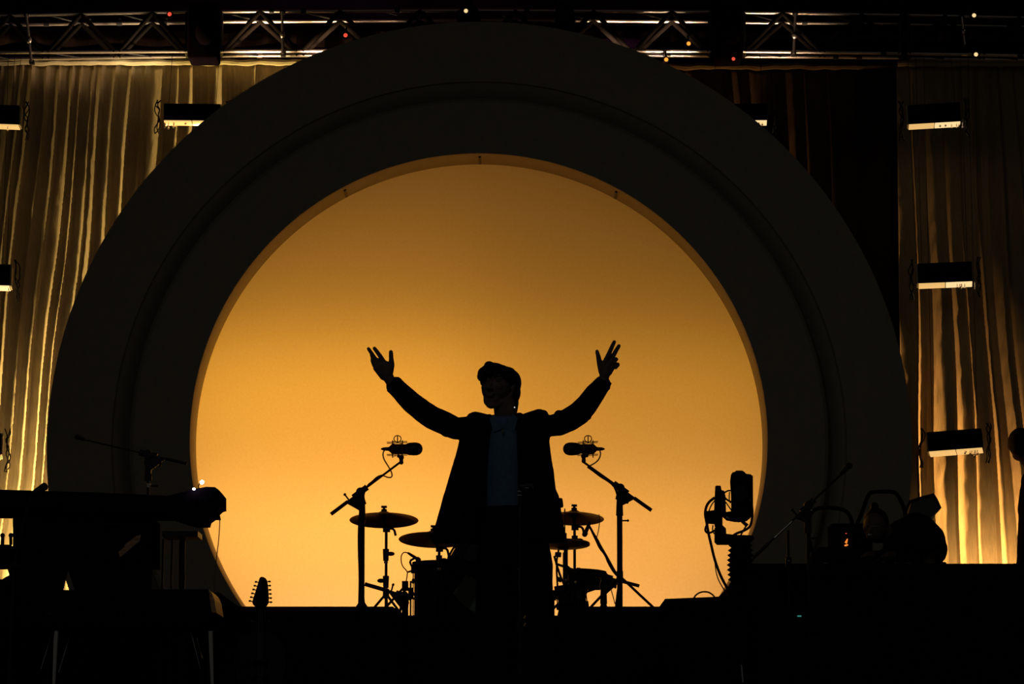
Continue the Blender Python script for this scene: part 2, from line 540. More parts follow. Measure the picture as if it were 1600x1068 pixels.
S = [((-40, (25, 39, 82, 93)), (294, (18, 35, 80, 88)), 'lighting truss section at the far left end'),
     ((344, (18, 34, 80, 87)), (719, (16, 32, 79, 86)), 'lighting truss section crossing behind the left shoulder of the arch'),
     ((744, (16, 32, 79, 86)), (1111, (18, 34, 80, 87)), 'lighting truss section crossing behind the top and right shoulder of the arch'),
     ((1161, (19, 35, 80, 88)), (1408, (23, 37, 83, 90)), 'lighting truss section right of the arch, between the two dark hoists'),
     ((1418, (23, 38, 83, 91)), (1650, (28, 42, 87, 94)), 'lighting truss section at the far right end')]
for a, b, l in S: truss(a, b, l)

def pipe(px, y0, y1, lean, label):
    D = 28.78
    a = P(px, y0, D); b = P(px + lean, y1, D)
    t = thing('drop_pipe', label, 'pipe', b, 'short bright drop pipes clamped to the truss')
    build('tube', MB().cyl(a, b, .011), 'alu', t)
    build('clamp', MB().box(a + Vector((0, .035, .0)), (.04, .06, .03), bev=.004), 'darkmetal', t)
    build('clamp', MB().box(b + Vector((0, .035, .0)), (.04, .06, .03), bev=.004), 'darkmetal', t)
    m_ = a.lerp(b, .55)
    build('clamp', MB().ell(m_, (.022, .022, .03), sub=2), 'alu', t)
pipe(41, 22, 96, 8, 'thin bright drop pipe at the far left end of the truss')
pipe(441, 18, 84, 1, 'thin bright drop pipe on the truss just left of the arch top')
pipe(1243, 20, 84, -3, 'thin bright drop pipe on the truss right of the arch')
pipe(1503, 26, 70, 5, 'short bright drop pipe near the far right end of the truss')

def hoist(px, w_, y0, y1, label, led=None, D=28.95, dp=.32):
    a = P(px - w_ / 2, y0, D); b = P(px + w_ / 2, y1, D)
    t = thing('chain_hoist', label, 'hoist', ((a.x + b.x) / 2, D, b.z), 'dark chain hoists on the truss')
    c = (a + b) / 2
    build('body', MB().box((c.x, D, c.z), (b.x - a.x, dp, a.z - b.z), bev=.02), 'black', t)
    build('hook', MB().tube([(c.x, D, a.z - .01), (c.x + .03, D, a.z + .05), (c.x, D, a.z + .09), (c.x - .03, D, a.z + .06)], .01), 'darkmetal', t)
    build('chain', MB().cyl((c.x, D, a.z + .05), (c.x, D, 7.24), .009, seg=8), 'darkmetal', t)
    build('chain_bag', MB().ell((c.x + .02, D - .14, c.z - .01), (.08, .07, .11)), 'black', t)
    if led:
        build('indicator', MB().ell(P(led[0], led[1], D - .22), .014, sub=2).cyl(P(led[0], led[1], D - .215), P(led[0], led[1], D - .15), .01), led[2], t, label='small glowing indicator lamp')
hoist(319, 46, 12, 97, 'dark chain hoist on the truss above the left curtain')
hoist(731, 20, 15, 52, 'small dark chain hoist over the top of the arch')
hoist(878, 20, 15, 48, 'small dark chain hoist just right of the arch top', None, 28.7, .2)
hoist(1136, 44, 12, 98, 'dark chain hoist right of the arch with a red light', (1146, 92, 'led_red'))

def pinspot(px, py, m, label):
    D = 28.7
    c = P(px, py, D)
    t = thing('pin_spot', label, 'stage light', c, 'small lamps glinting on the truss')
    build('housing', MB().cyl(c + Vector((0, .01, 0)), c + Vector((0, .10, .01)), .026, .02), 'black', t)
    build('lens', MB().ell(c, (.016, .012, .016), sub=2), m, t, label='glowing lens')
    build('bracket', MB().tube([c + Vector((0, .07, 0)), c + Vector((0, .07, .05)), c + Vector((0, .15, .09))], .008), 'darkmetal', t)
pinspot(540, 55, 'led_red', 'small red lamp in the truss left of the arch top')
pinspot(265, 22, 'led_red', 'small red lamp on the top tube at left')
pinspot(728, 17, 'lamp_hot', 'bright pale lamp on the top tube above the arch')
pinspot(1041, 93, 'led_orange', 'small orange lamp under the truss by the arch right shoulder')
pinspot(1076, 68, 'led_orange', 'tiny amber lamp in the truss just right of the arch shoulder')
pinspot(1525, 85, 'lamp_hot', 'pale lamp on the lower tube at far right')
pinspot(1522, 24, 'lamp_hot', 'pale lamp on the top tube at far right')

# ------------------------------------------------------------------ hanging lamp boxes
def lampbox(x0, x1, yt, yb, roll, tilt, yaw, label, hot, seed):
    D = 28.55
    c = P((x0 + x1) / 2, (yt + yb) / 2, D)
    wd = (x1 - x0) / F * D
    hgt = (yb - yt) / F * D
    t = thing('hanging_lamp', label, 'stage light', (c.x, c.y, c.z - hgt / 2), 'hanging lamp boxes in front of the curtains')
    rot = Matrix.Rotation(R(yaw), 3, 'Z') @ Matrix.Rotation(R(roll), 3, 'Y') @ Matrix.Rotation(R(-tilt), 3, 'X')
    dep = .19
    build('housing', MB().box(c, (wd, dep, hgt), rot, bev=.006), 'black', t)
    d = rot @ Vector((0, 0, -hgt / 2 - .004))
    halves = [(-.25, 'lamp'), (.25, 'lamp_hot' if hot else 'lamp')]
    for k, (f, m) in enumerate(halves):
        e = rot @ Vector((wd * f, -.004, 0))
        build('diffuser', MB().box(c + d + e, (wd * .485, dep * .93, .008), rot), m, t, smooth=False)
    s = 1 if x0 < 800 else -1
    build('pale_lit_side', MB().box(c + rot @ Vector((s * (wd / 2 + .006), 0, 0)), (.010, dep * .95, hgt), rot), 'hem', t, label='end face coloured pale as if lit')  # lit side of the box put into a pale colour
    rnd = random.Random(seed)
    # suspension cables
    for sx in (-1, 1):
        a = c + rot @ Vector((sx * wd * .42, 0, hgt / 2))
        build('wire', MB().cyl(a, (a.x, a.y + .25, P(800, 88, 28.85).z), .002, seg=5), 'cable', t)
    # bundles of cable and clamps at both ends
    for sx in (-1, 1):
        e = c + rot @ Vector((sx * (wd / 2 + .05), -.02, 0))
        for q in range(3):
            pts = [e + Vector((rnd.uniform(-.025, .025), rnd.uniform(-.03, .03), hgt * .8 - hgt * 2 * i / 7)) for i in range(8)]
            build('cable_bundle', MB().tube(pts, .0045, 6, 1), rnd.choice(('darkmetal', 'cable')), t)
    for q in range(7):
        p = c + rot @ Vector((rnd.uniform(.05, .55) * wd if s < 0 else rnd.uniform(-.5, .5) * wd, -.05, -hgt / 2 - rnd.uniform(.012, .055)))
        mb = MB().cyl(p + Vector((0, 0, .06)), p, .0035, seg=6).ell(p, (.009, .009, .013), sub=1)
        build('clip', mb, 'alu', t)
lampbox(-60, 32, 166, 197, 1.5, .5, 3, 'hanging lamp box at the upper left edge of the picture', False, 1)
lampbox(256, 345, 165, 192, 0, .5, 3, 'hanging lamp box half hidden by the left shoulder of the arch', False, 2)
lampbox(1112, 1199, 165, 192, 0, .5, -3, 'hanging lamp box just peeking out past the right shoulder of the arch', True, 3)
lampbox(1418, 1500, 165, 196, -2.5, .8, -5, 'topmost of the three hanging lamp boxes right of the arch', True, 4)
lampbox(-70, 17, 415, 449, 1, 3.5, 4, 'lower hanging lamp box at the left edge of the picture', True, 5)
lampbox(1434, 1519, 413, 445, -1.5, 3.3, -6, 'middle of the three hanging lamp boxes right of the arch', True, 6)
lampbox(1451, 1535, 675, 706, -3.5, 6, -9, 'lowest of the three hanging lamp boxes right of the arch', False, 7)
lampbox(-78, 2, 678, 712, 2, 6, 6, 'lowest hanging lamp box, barely showing at the left edge', False, 8)

# ================================================================== RISERS
riser_extra = 0
def riser(x0, x1, D0, D1, ypx, label, chamfer=0, slope=0):
    zt = P(800, ypx, D0).z
    xa = P(x0, 900, D0).x; xb = P(x1, 900, D0).x
    t = thing('stage_riser', label, 'riser', ((xa + xb) / 2, (D0 + D1) / 2, 0), 'black stage risers')
    pts = [(xa, .045), (xb, .045), (xb, zt - chamfer * .7 - slope), (xb - chamfer, zt - slope), (xa, zt)]
    if not chamfer: pts.pop(2)
    build('deck', MB().prism(pts, D0, D1), 'riser', t, smooth=False)
    for z in (.06, zt - .06 - slope):
        build('edge_rail', MB().box(((xa + xb) / 2, D0 - .006, z), (xb - xa - .04, .012, .03)), 'black', t, smooth=False)
    if not slope and not chamfer:
        build('deck_bounce_sheet', MB().box(((xa + xb) / 2, (D0 + D1) / 2 + .02, zt - .001), (xb - xa - .03, D1 - D0 - .06, .004)), 'deck', t, smooth=False)  # unseen glossy sheet added to bounce screen light onto the cymbals
    for sx in (xa + .08, xb - .08):
        for sy in (D0 + .08, D1 - .08):
            build('foot', MB().cyl((sx, sy, 0), (sx, sy, .05), .035), 'darkmetal', t)
    return t, zt
_, ZC = riser(634, 872, 22.7, 26.4, 961, 'low centre riser carrying the drum kit, behind the performer')
_, ZL = riser(345, 627, 22.5, 26.2, 947, 'black riser left of the drum kit, below the amber circle', .05)
_, ZR = riser(874, 1036, 22.5, 26.2, 947, 'black riser right of the drum kit, below the amber circle')
_, ZB = riser(1039, 1170, 22.4, 25.4, 935, 'slightly taller black riser under the camera post', 0, -.02)
_, ZK = riser(1173, 1720, 22.9, 26.6, 880, 'tall black riser at right with the musician station on it')

riser(-90, 343, 22.6, 26.2, 925, 'black riser at far left behind the keyboards')

# ================================================================== STANDS & MICS
def tripod(t, base, z_top, r=.011, spread=.28, h=.30, m='stand', rot0=.4, legr=.008):
    b = Vector(base)
    build('pole', MB().cyl(b + Vector((0, 0, .06)), (b.x, b.y, z_top), r), m, t)
    for k in range(3):
        a = rot0 + k * 2 * PI / 3
        f = b + Vector((spread * math.cos(a), spread * math.sin(a), .012))
        l = build('leg', MB().cyl(b + Vector((0, 0, h)), f, legr), m, t)
        build('foot', MB().ell(f + Vector((0, 0, 0)), (.014, .014, .011), sub=2), 'cable', l)
    build('leg_collar', MB().cyl(b + Vector((0, 0, h - .03)), b + Vector((0, 0, h + .03)), .02), m, t)

def boom_stand(label, D, base_px, base_z, pivot, tip, tail, group, collar=None, poler=.015, base='tripod', thick=.011):
    b = P(base_px, 900, D); b.z = base_z
    pv = P(pivot[0], pivot[1], D)
    t = thing('boom_mic_stand', label, 'microphone stand', b, group)
    b2 = Vector((pv.x, D, base_z))
    t.location = b2
    if base == 'tripod':
        tripod(t, b2, pv.z - .02, poler * .7, .25, .22)
        build('lower_tube', MB().cyl(b2 + Vector((0, 0, .03)), (b2.x, D, b2.z + (pv.z - b2.z) * .88), poler), 'stand', t)
    else:
        build('pole', MB().cyl(b2, (b2.x, D, pv.z), poler * .75), 'stand', t)
        build('lower_tube', MB().cyl(b2, (b2.x, D, b2.z + (pv.z - b2.z) * .82), poler, poler * .95), 'stand', t)
        build('round_base', MB().lathe(b2, [(.13, 0), (.13, .01), (.10, .018), (.04, .03), (.02, .06), (.016, .09)]), 'stand', t)
    # clutch, pivot and boom
    a = P(tip[0], tip[1], D - .02); e = P(tail[0], tail[1], D - .02)
    d = (a - e).normalized()
    near = e + d * (pv - e).dot(d)
    build('clutch', MB().cyl((b2.x, D, pv.z - .16), (b2.x, D, pv.z - .05), .022, .018).cyl((b2.x, D, pv.z - .06), near, .026, .014), 'stand', t)
    build('pivot', MB().cyl(near + Vector((0, -.035, 0)), near + Vector((0, .03, 0)), .026).cyl(near - d * .055, near + d * .05, .019), 'stand', t)
    build('brace_plate', MB().prism([(near.x, near.z), (near.x - d.x * .11, near.z - d.z * .11), (b2.x - d.x * .02, pv.z - .10), (b2.x + .018, pv.z - .12), (near.x + d.x * .03, near.z + d.z * .03)], D - .035, D - .005), 'stand', t, smooth=False)
    build('wing_nut', MB().cyl(near - d * .085, near - d * .085 + Vector((-d.z, 0, d.x)) * .045, .005).ell(near - d * .085 + Vector((-d.z, 0, d.x)) * .045, .010, sub=1), 'stand', t)
    build('wing_nut', MB().cyl((b2.x, D, pv.z - .19), (b2.x + .05, D, pv.z - .19), .005).ell((b2.x + .05, D, pv.z - .19), .009, sub=1), 'stand', t)
    build('boom', MB().cyl(e, a, thick * .62), 'stand', t)
    build('counterweight', MB().cyl(e, e + d * .13, thick * 1.05), 'stand', t)
    return t, a, e, near, d

def cable_on(t, pts, r=.0045, m='ambercable', name='cable'):
    return build(name, MB().tube(pts, r, 8, 2), m, t)

def condenser(label, D, side, cx, cy, tip, loop):
    # large diaphragm mic in a shock mount; side = +1 means head points right
    c = P(cx, cy, D)
    t = thing('condenser_microphone', label, 'microphone', c, 'overhead condenser microphones')
    s = side
    ax = Matrix.Rotation(s * PI / 2, 3, 'Y')
    px = D / F
    body = [(.004, -48 * px), (.010, -44 * px), (.012, -36 * px), (.022, -33 * px), (.030, -31 * px), (.030, -14 * px), (.028, -10 * px)]
    build('body', MB().lathe(c, body, 28, ax), 'stand', t)
    build('grille', MB().lathe(c, [(.028, -11 * px), (.031, -8 * px), (.038, -4 * px), (.040, 4 * px), (.039, 9 * px), (.032, 13.5 * px), (.018, 16.5 * px), (.004, 17.4 * px)], 28, ax), 'stand', t)
    mm = c + Vector((-s * 22 * px, 0, 0))
    sm = MB()
    for dx in (-.03, .03):
        pts = [mm + Vector((dx, .052 * math.cos(a), .052 * math.sin(a))) for a in [2 * PI * k / 20 for k in range(21)]]
        sm.tube(pts, .0028, 6, 0)
    for k in range(4):
        a = PI / 4 + k * PI / 2
        o_ = Vector((0, .052 * math.cos(a), .052 * math.sin(a)))
        sm.cyl(mm + o_ + Vector((-.065, 0, 0)), mm + o_ * 1.05 + Vector((.06, 0, .004)), .0026, seg=6)
    for k in range(5):
        a = 2 * PI * k / 5
        sm.cyl(mm + Vector((-.03, .052 * math.cos(a), .052 * math.sin(a))), mm + Vector((.03, .03 * math.cos(a + .5), .03 * math.sin(a + .5))), .0018, seg=5)
    build('shock_mount', sm, 'ambercable', t)
    sm = MB().tube([mm + Vector((0, .022 * math.cos(a), .0 + .058 + .020 * math.sin(a))) * 1 for a in [2 * PI * k / 14 for k in range(15)]], .003, 6, 0)
    sm.tube([mm + Vector((.022 * math.cos(a), 0, .062 + .020 * math.sin(a))) for a in [2 * PI * k / 14 for k in range(15)]], .003, 6, 0)
    build('mount_ring', sm, 'stand', t)
    tp = P(tip[0], tip[1], D)
    build('swivel', MB().cyl(mm + Vector((0, 0, -.04)), tp + Vector((0, 0, .03)), .010).ell(tp + Vector((0, 0, .03)), .017, sub=2).ell(tp, .014, sub=2).cyl(tp + Vector((0, 0, .03)), tp, .012), 'stand', t)
    cable_on(t, [P(x, y, D - .01) for x, y in loop], .0042)

# left and right overheads
boom_stand('tall boom microphone stand left of the performer, carrying an overhead microphone', 23.2, 562, ZL, (566, 772), (629, 719), (517, 803), 'tall overhead boom stands', base='round', poler=.017)
condenser('black condenser microphone in a wire shock mount, left of the performer', 23.2, 1, 643, 701, (627, 722), [(605, 699), (598, 706), (599, 716), (606, 727), (612, 737), (613, 745), (607, 746), (600, 743), (597, 742)])
boom_stand('tall boom microphone stand right of the performer, carrying an overhead microphone', 23.2, 971, ZR, (968, 764), (911, 721), (1018, 797), 'tall overhead boom stands', base='tripod', poler=.017)
condenser('black condenser microphone in a wire shock mount, right of the performer', 23.2, -1, 897, 701, (912, 720), [(934, 699), (939, 706), (937, 716), (930, 723), (922, 727), (918, 730)])

# cable taped along the left stand pole
single('microphone_cable', MB().tube([P(x, y, 23.1) for x, y in ((597, 742), (589, 745), (582, 752), (575, 757), (569, 768), (566, 785), (561, 810), (560, 850), (562, 900), (561, 944))], .006, 8, 2), 'cable', 'black cable taped along the left overhead boom stand', 'cable')
single('microphone_cable', MB().tube([P(x, y, 23.1) for x, y in ((918, 729), (928, 736), (938, 744), (950, 751), (962, 761), (968, 790), (970, 840), (967, 870), (966, 895), (968, 940))], .006, 8, 2), 'cable', 'black cable running down the right overhead boom stand', 'cable')

# ================================================================== DRUM KIT
DK = 24.0
def cymbal(label, cx, cy, rpx, tilt, roll, base_z, pole_px, m='brass', clamps=(), D=DK, group='crash cymbals on stands'):
    c = P(cx, cy, D)
    r = rpx / F * D
    t = thing('cymbal', label, 'cymbal', c, group)
    rot = Matrix.Rotation(R(roll), 3, 'Y') @ Matrix.Rotation(R(-tilt), 3, 'X')
    prof = [(.006, .028 * r / .2), (.03, .026 * r / .2), (.045, .012 * r / .2), (.055, .006), (r * .55, -.006), (r * .85, -.016), (r, -.024), (r, -.0255), (r * .85, -.0185), (r * .55, -.0085), (.055, .003), (.045, .009 * r / .2), (.03, .022 * r / .2), (.006, .025 * r / .2)]
    build('plate', MB().lathe(c, prof, 72, rot), m, t)
    build('felt', MB().cyl(c + rot @ Vector((0, 0, .026)), c + rot @ Vector((0, 0, .045)), .018).cyl(c + rot @ Vector((0, 0, -.015)), c + rot @ Vector((0, 0, .004)), .02), 'black', t)
    build('wing_nut', MB().cyl(c + rot @ Vector((0, 0, .04)), c + rot @ Vector((0, 0, .062)), .008).box(c + rot @ Vector((0, 0, .062)), (.036, .008, .014), rot), 'darkmetal', t)
    # stand
    b = Vector((P(pole_px, 900, D).x, D + .03, base_z))
    s = thing('cymbal_stand', 'cymbal stand under the ' + label, 'cymbal stand', b, 'cymbal stands')
    tripod(s, b, c.z - .075, .009, .14, .16, rot0=random.random() * 2)
    build('tilter', MB().cyl(Vector((b.x, D + .03, c.z - .085)), c + rot @ Vector((0, 0, -.02)), .010).cyl(Vector((b.x - .02, D + .01, c.z - .08)), Vector((b.x + .025, D + .01, c.z - .08)), .018).tube([(b.x + .02, D, c.z - .075), (b.x + .05, D, c.z - .078), (b.x + .06, D, c.z - .12)], .008), 'stand', s)
    for yy, kind in clamps:
        p = P(pole_px, yy, D + .03)
        build('height_clamp', MB().cyl(p - Vector((0, 0, .04)), p + Vector((0, 0, .035)), .017, .02).ell(p + Vector((kind * .03, 0, .005)), (.026, .012, .014), sub=2), 'stand', s)
        build('memory_lock', MB().cyl(p - Vector((0, 0, .055)), p - Vector((0, 0, .042)), .013), 'chrome', s)
    return t
cymbal('brass crash cymbal seen from below beside the left boom stand', 600, 806.5, 54, 9, 0, ZL, 603, clamps=((866, 1), (908, -1)))
cymbal('brass crash cymbal partly hidden behind the jacket hem', 677, 837, 54, 9.5, 1, ZC, 686, clamps=((876, 1),), D=23.88)
cymbal('darker crash cymbal right of the jacket, above the small tilted microphone', 897, 804, 47, 9, 1.5, ZC, 898, 'bronze', clamps=((845, 1),), D=24.5)

def hihat():
    c = P(880, 850, DK - .35); r = .165
    t = thing('hi_hat', 'pair of small dark hi-hat cymbals on a rod beside the performer hip', 'hi-hat', (c.x, DK - .35, ZC), None)
    rot = Matrix.Rotation(R(-7), 3, 'X')
    for nm, s, dz in (('top_cymbal', 1, .012), ('bottom_cymbal', -1, -.010)):
        prof = [(.006, .024), (.03, .021), (.04, .009), (r * .6, .002), (r, -.006), (r, -.008), (r * .6, 0), (.04, .006), (.03, .018), (.006, .021)]
        build(nm, MB().lathe(c + Vector((0, 0, dz)), [(a, b * s) for a, b in prof], 56, rot), 'bronze', t)
    build('rod', MB().cyl((c.x + .01, c.y, c.z - .3), (c.x + .01, c.y, c.z + .22), .004), 'stand', t)
    build('clutch', MB().cyl((c.x + .01, c.y, c.z + .03), (c.x + .01, c.y, c.z + .07), .012), 'chrome', t)
    b = Vector((c.x + .01, c.y, ZC))
    tripod(t, b, c.z - .05, .013, .15, .16, rot0=1.2)
    build('pedal', MB().box(b + Vector((0, -.12, .04)), (.08, .24, .012), Matrix.Rotation(R(12), 3, 'X')), 'darkmetal', t)
hihat()

def drum(name, label, cat, c, r, h, rot, shell='drum', legs=0, lugs=8, base_z=0, group=None, head='skin_head'):
    t = thing(name, label, cat, (c.x, c.y, base_z), group)
    build('shell', MB().lathe(c, [(r - .01, -h / 2), (r, -h / 2 + .005), (r, h / 2 - .005), (r - .01, h / 2)], 56, rot), shell, t)
    for s in (-1, 1):
        build('drum_head', MB().lathe(c, [(r - .008, s * (h / 2 - .003)), (r - .015, s * (h / 2 + .006))] if s > 0 else [(r - .015, s * (h / 2 + .006)), (r - .008, s * (h / 2 - .003))], 56, rot), head, t)
        build('hoop', MB().lathe(c, [(r + .002, s * h / 2 - .018), (r + .014, s * h / 2 - .018), (r + .014, s * h / 2 + .014), (r + .002, s * h / 2 + .014), (r + .002, s * h / 2 - .018)], 56, rot, False), 'black', t)
    for k in range(lugs):
        a = 2 * PI * (k + .35) / lugs
        e = Vector(((r + .012) * math.cos(a), (r + .012) * math.sin(a), 0))
        mb = MB()
        m_ = rot if rot is not None else Matrix.Identity(3)
        mb.cyl(c + m_ @ (e + Vector((0, 0, -h / 2))), c + m_ @ (e + Vector((0, 0, h / 2))), .0035, seg=6)
        mb.ell(c + m_ @ (e + Vector((0, 0, h * .18))), (.012, .012, .022), sub=1)
        build('tension_rod', mb, 'darkmetal', t)
    for k in range(legs):
        a = 2 * PI * k / legs + .9
        e = c + Vector(((r + .025) * math.cos(a), (r + .025) * math.sin(a), 0))
        build('leg', MB().cyl((e.x, e.y, base_z + .012), (e.x, e.y, c.z + h * .2), .006).ell((e.x, e.y, base_z + .014), .014, sub=1).box((e.x, e.y, c.z), (.03, .03, .05)), 'darkmetal', t)
    return t
# floor tom (left)
pa = P(647, 884, DK + .2); pb = P(734, 884, DK + .2)
rt = (pb.x - pa.x) / 2
zt_top = pa.z + .012; zt_bot = ZC + .06
drum('floor_tom', 'dark floor tom drum standing on three legs at the left of the kit', 'drum', Vector(((pa.x + pb.x) / 2, DK + .24, (zt_top + zt_bot) / 2)), rt, zt_top - zt_bot, Matrix.Rotation(R(-1.5), 3, 'X'), legs=3, base_z=ZC)
# kick drum, facing the audience
kc = P(767, 893, 23.5); kr = .268
kc.z = ZC + kr + .026
drum('bass_drum', 'bass drum with a grey-green front head behind the performer legs', 'drum', Vector((kc.x, 23.62, kc.z)), kr, .34, Matrix.Rotation(R(90), 3, 'X'), lugs=10, base_z=ZC)
# rack tom, tilted
tt = drum('tilted_tom', 'small dark tom tilted on a stand in front of the bass drum', 'drum', P(744, 864, 23.2), .13, .20, Matrix.Rotation(R(24), 3, 'Y') @ Matrix.Rotation(R(-8), 3, 'X'), base_z=ZC)
build('stand_leg', MB().tube([P(720, 878, 23.2), P(708, 902, 23.2), P(696, 925, 23.2), Vector((P(686, 940, 23.2).x, 23.2, ZC + .02))], (.06, .055, .045, .018), 10, 1), 'black', tt)
build('stand_leg', MB().cyl(P(748, 884, 23.2), Vector((P(752, 940, 23.2).x, 23.24, ZC + .01)), .012), 'stand', tt)
# snare
sc = P(915, 904, DK + .12)
drum('snare_drum', 'shallow snare drum right of the performer thigh', 'drum', sc, .115, .075, Matrix.Rotation(R(3), 3, 'Y') @ Matrix.Rotation(R(-3), 3, 'X'), base_z=sc.z - .04, lugs=8)
def snare_stand():
    b = Vector((sc.x - .02, sc.y, ZC))
    t = thing('snare_stand', 'folding snare stand with crossed arms beneath the snare drum', 'snare stand', b)
    tripod(t, b, sc.z - .085, .010, .17, .12, rot0=.2)
    for k in range(3):
        a = k * 2 * PI / 3 + .5
        e = Vector((sc.x, sc.y, sc.z)) + Vector((.12 * math.cos(a), .12 * math.sin(a), -.045))
        build('arm', MB().tube([b + Vector((0, 0, sc.z - ZC - .09)), e, e + Vector((0, 0, .025))], .007), 'darkmetal', t)
    build('joint', MB().box(b + Vector((0, 0, sc.z - ZC - .1)), (.05, .03, .045), bev=.005), 'stand', t)
snare_stand()
# second low drum and hardware cluster in front of the hi-hat
lc = P(893, 931, DK - .62)
drum('side_snare_drum', 'low dark drum under the snare drum beside the performer leg', 'drum', Vector((lc.x, lc.y, lc.z)), .085, .11, Matrix.Rotation(R(-6), 3, 'Y'), legs=3, base_z=ZC, lugs=6)
def clamp_rack():
    D = DK - .55
    a = P(868, 880, D); b = P(947, 902, D)
    t = thing('hardware_rack', 'tangle of dark clamps and arms between hi-hat and snare drum', 'drum hardware', (a.x, D, ZC))
    build('arm', MB().tube([a, P(885, 886, D), P(905, 893, D), b], .008), 'stand', t)
    build('arm', MB().tube([P(866, 868, D), P(873, 893, D), P(881, 912, D)], .007), 'stand', t)
    build('arm', MB().tube([P(873, 858, D), P(869, 880, D), P(872, 930, D)], .006), 'stand', t)
    for x, y, s in ((872, 866, .03), (886, 886, .024), (893, 890, .02), (904, 889, .02), (874, 905, .026), (880, 920, .03), (872, 934, .022), (868, 925, .026)):
        build('clamp', MB().box(P(x, y, D), (s * 1.3, s, s), Matrix.Rotation(random.random(), 3, 'Y'), bev=.004), 'stand', t)
    for x, y in ((884, 906), (899, 909), (888, 913), (873, 846), (908, 946)):
        build('glinting_knob', MB().ell(P(x, y, D - .05), .0085, sub=2).cyl(P(x, y, D - .045), P(x, y, D), .005), 'chrome', t)
    build('post', MB().cyl(P(884, 858, D), Vector((P(884, 858, D).x, D, ZC)), .013), 'stand', t)
clamp_rack()
def kick_pedal():
    c = Vector((P(905, 950, DK - .3).x, DK - .35, ZC))
    t = thing('drum_pedal', 'small dark foot pedal on the riser under the snare drum', 'pedal', c)
    build('footboard', MB().box(c + Vector((0, 0, .03)), (.08, .24, .012), Matrix.Rotation(R(8), 3, 'X')), 'darkmetal', t)
    build('base', MB().box(c + Vector((0, 0, .006)), (.09, .26, .012)), 'darkmetal', t)
    build('frame', MB().tube([c + Vector((-.045, .1, .01)), c + Vector((-.045, .1, .09)), c + Vector((.045, .1, .09)), c + Vector((.045, .1, .01))], .008), 'stand', t)
kick_pedal()

# short boom stands round the kit
t1, *_ = boom_stand('short boom stand low in front of the floor tom', 23.5, 631, ZC, (633, 927), (652, 936), (570, 912), 'short boom stands at the drum kit', base='tripod', poler=.014, thick=.012)
def handheld(label, D, p0, p1, rb=.012, rh=.022, group=None, extra=None, m='stand', name='microphone'):
    # p0 head end px, p1 tail end px
    a = P(p0[0], p0[1], D); b = P(p1[0], p1[1], D)
    d = (a - b); L = d.length
    rot = d.to_track_quat('Z', 'Y').to_matrix()
    t = thing(name, label, 'microphone', b, group)
    build('handle', MB().lathe(b, [(rb * .7, 0), (rb * .8, .004), (rb, L * .3), (rb * 1.15, L * .66), (rb * 1.2, L * .68)], 20, rot), m, t)
    build('grille', MB().lathe(b, [(rb * 1.1, L * .66), (rh, L * .72), (rh * 1.05, L * .82), (rh * .85, L * .94), (rh * .4, L), (.001, L * 1.005)], 20, rot), m, t)
    return t, a, b
tm, a_, b_ = handheld('small clip-on microphone pointing over the rim of the floor tom', 24.06, (657, 876), (637, 863), .009, .015, 'drum microphones')
build('clip', MB().tube([P(647, 872, 24.06), P(640, 876, 24.07), P(643, 884, 24.09), P(648, 888, 24.11)], .007).box(P(646, 889, 24.11), (.03, .03, .05)).tube([P(638, 893, 24.07), P(648, 890, 24.11)], .006), 'stand', tm)
cable_on(tm, [P(x, y, 24.05) for x, y in ((637, 863), (630, 862), (626, 870), (628, 884), (637, 892), (636, 900), (634, 912), (633, 928))], .0036)
t2, *_ = boom_stand('short boom stand right of the snare drum with a long raised arm', 23.55, 945, ZR, (943, 902), (925, 895), (999, 915), 'short boom stands at the drum kit', base='round', poler=.016, thick=.010)
t3 = t2
build('raised_arm', MB().cyl(P(968, 905, 23.6), P(921, 822, 23.6), .0075), 'stand', t3)
build('taped_cable', MB().tube([P(x, y, 23.6) for x, y in ((968, 903), (960, 893), (952, 879), (946, 866), (938, 855), (932, 842), (924, 828))], (.006, .011, .012, .008, .012, .011, .006), 8, 1), 'cable', t3)
cable_on(t3, [P(x, y, 23.6) for x, y in ((936, 803), (937, 815), (935, 830), (932, 840))], .003)
handheld('small black microphone hanging head down under the darker crash cymbal', 23.6, (912, 838), (922, 815), .011, .0165, 'drum microphones')
cable_on(t2, [P(x, y, 23.5) for x, y in ((970, 850), (967, 862), (966, 880), (967, 900))], .004)
cable_on(t2, [P(x, y, 23.5) for x, y in ((953, 915), (957, 928), (961, 943))], .003)

# ================================================================== THE PERFORMER
DP = 20.0
def F_(px, py, dy=0): return P(px, py, DP + dy)
root = thing('person', 'person in open dark jacket and slate shirt at centre stage, both arms raised wide', 'person', (F_(803, 1000).x, DP, 0))

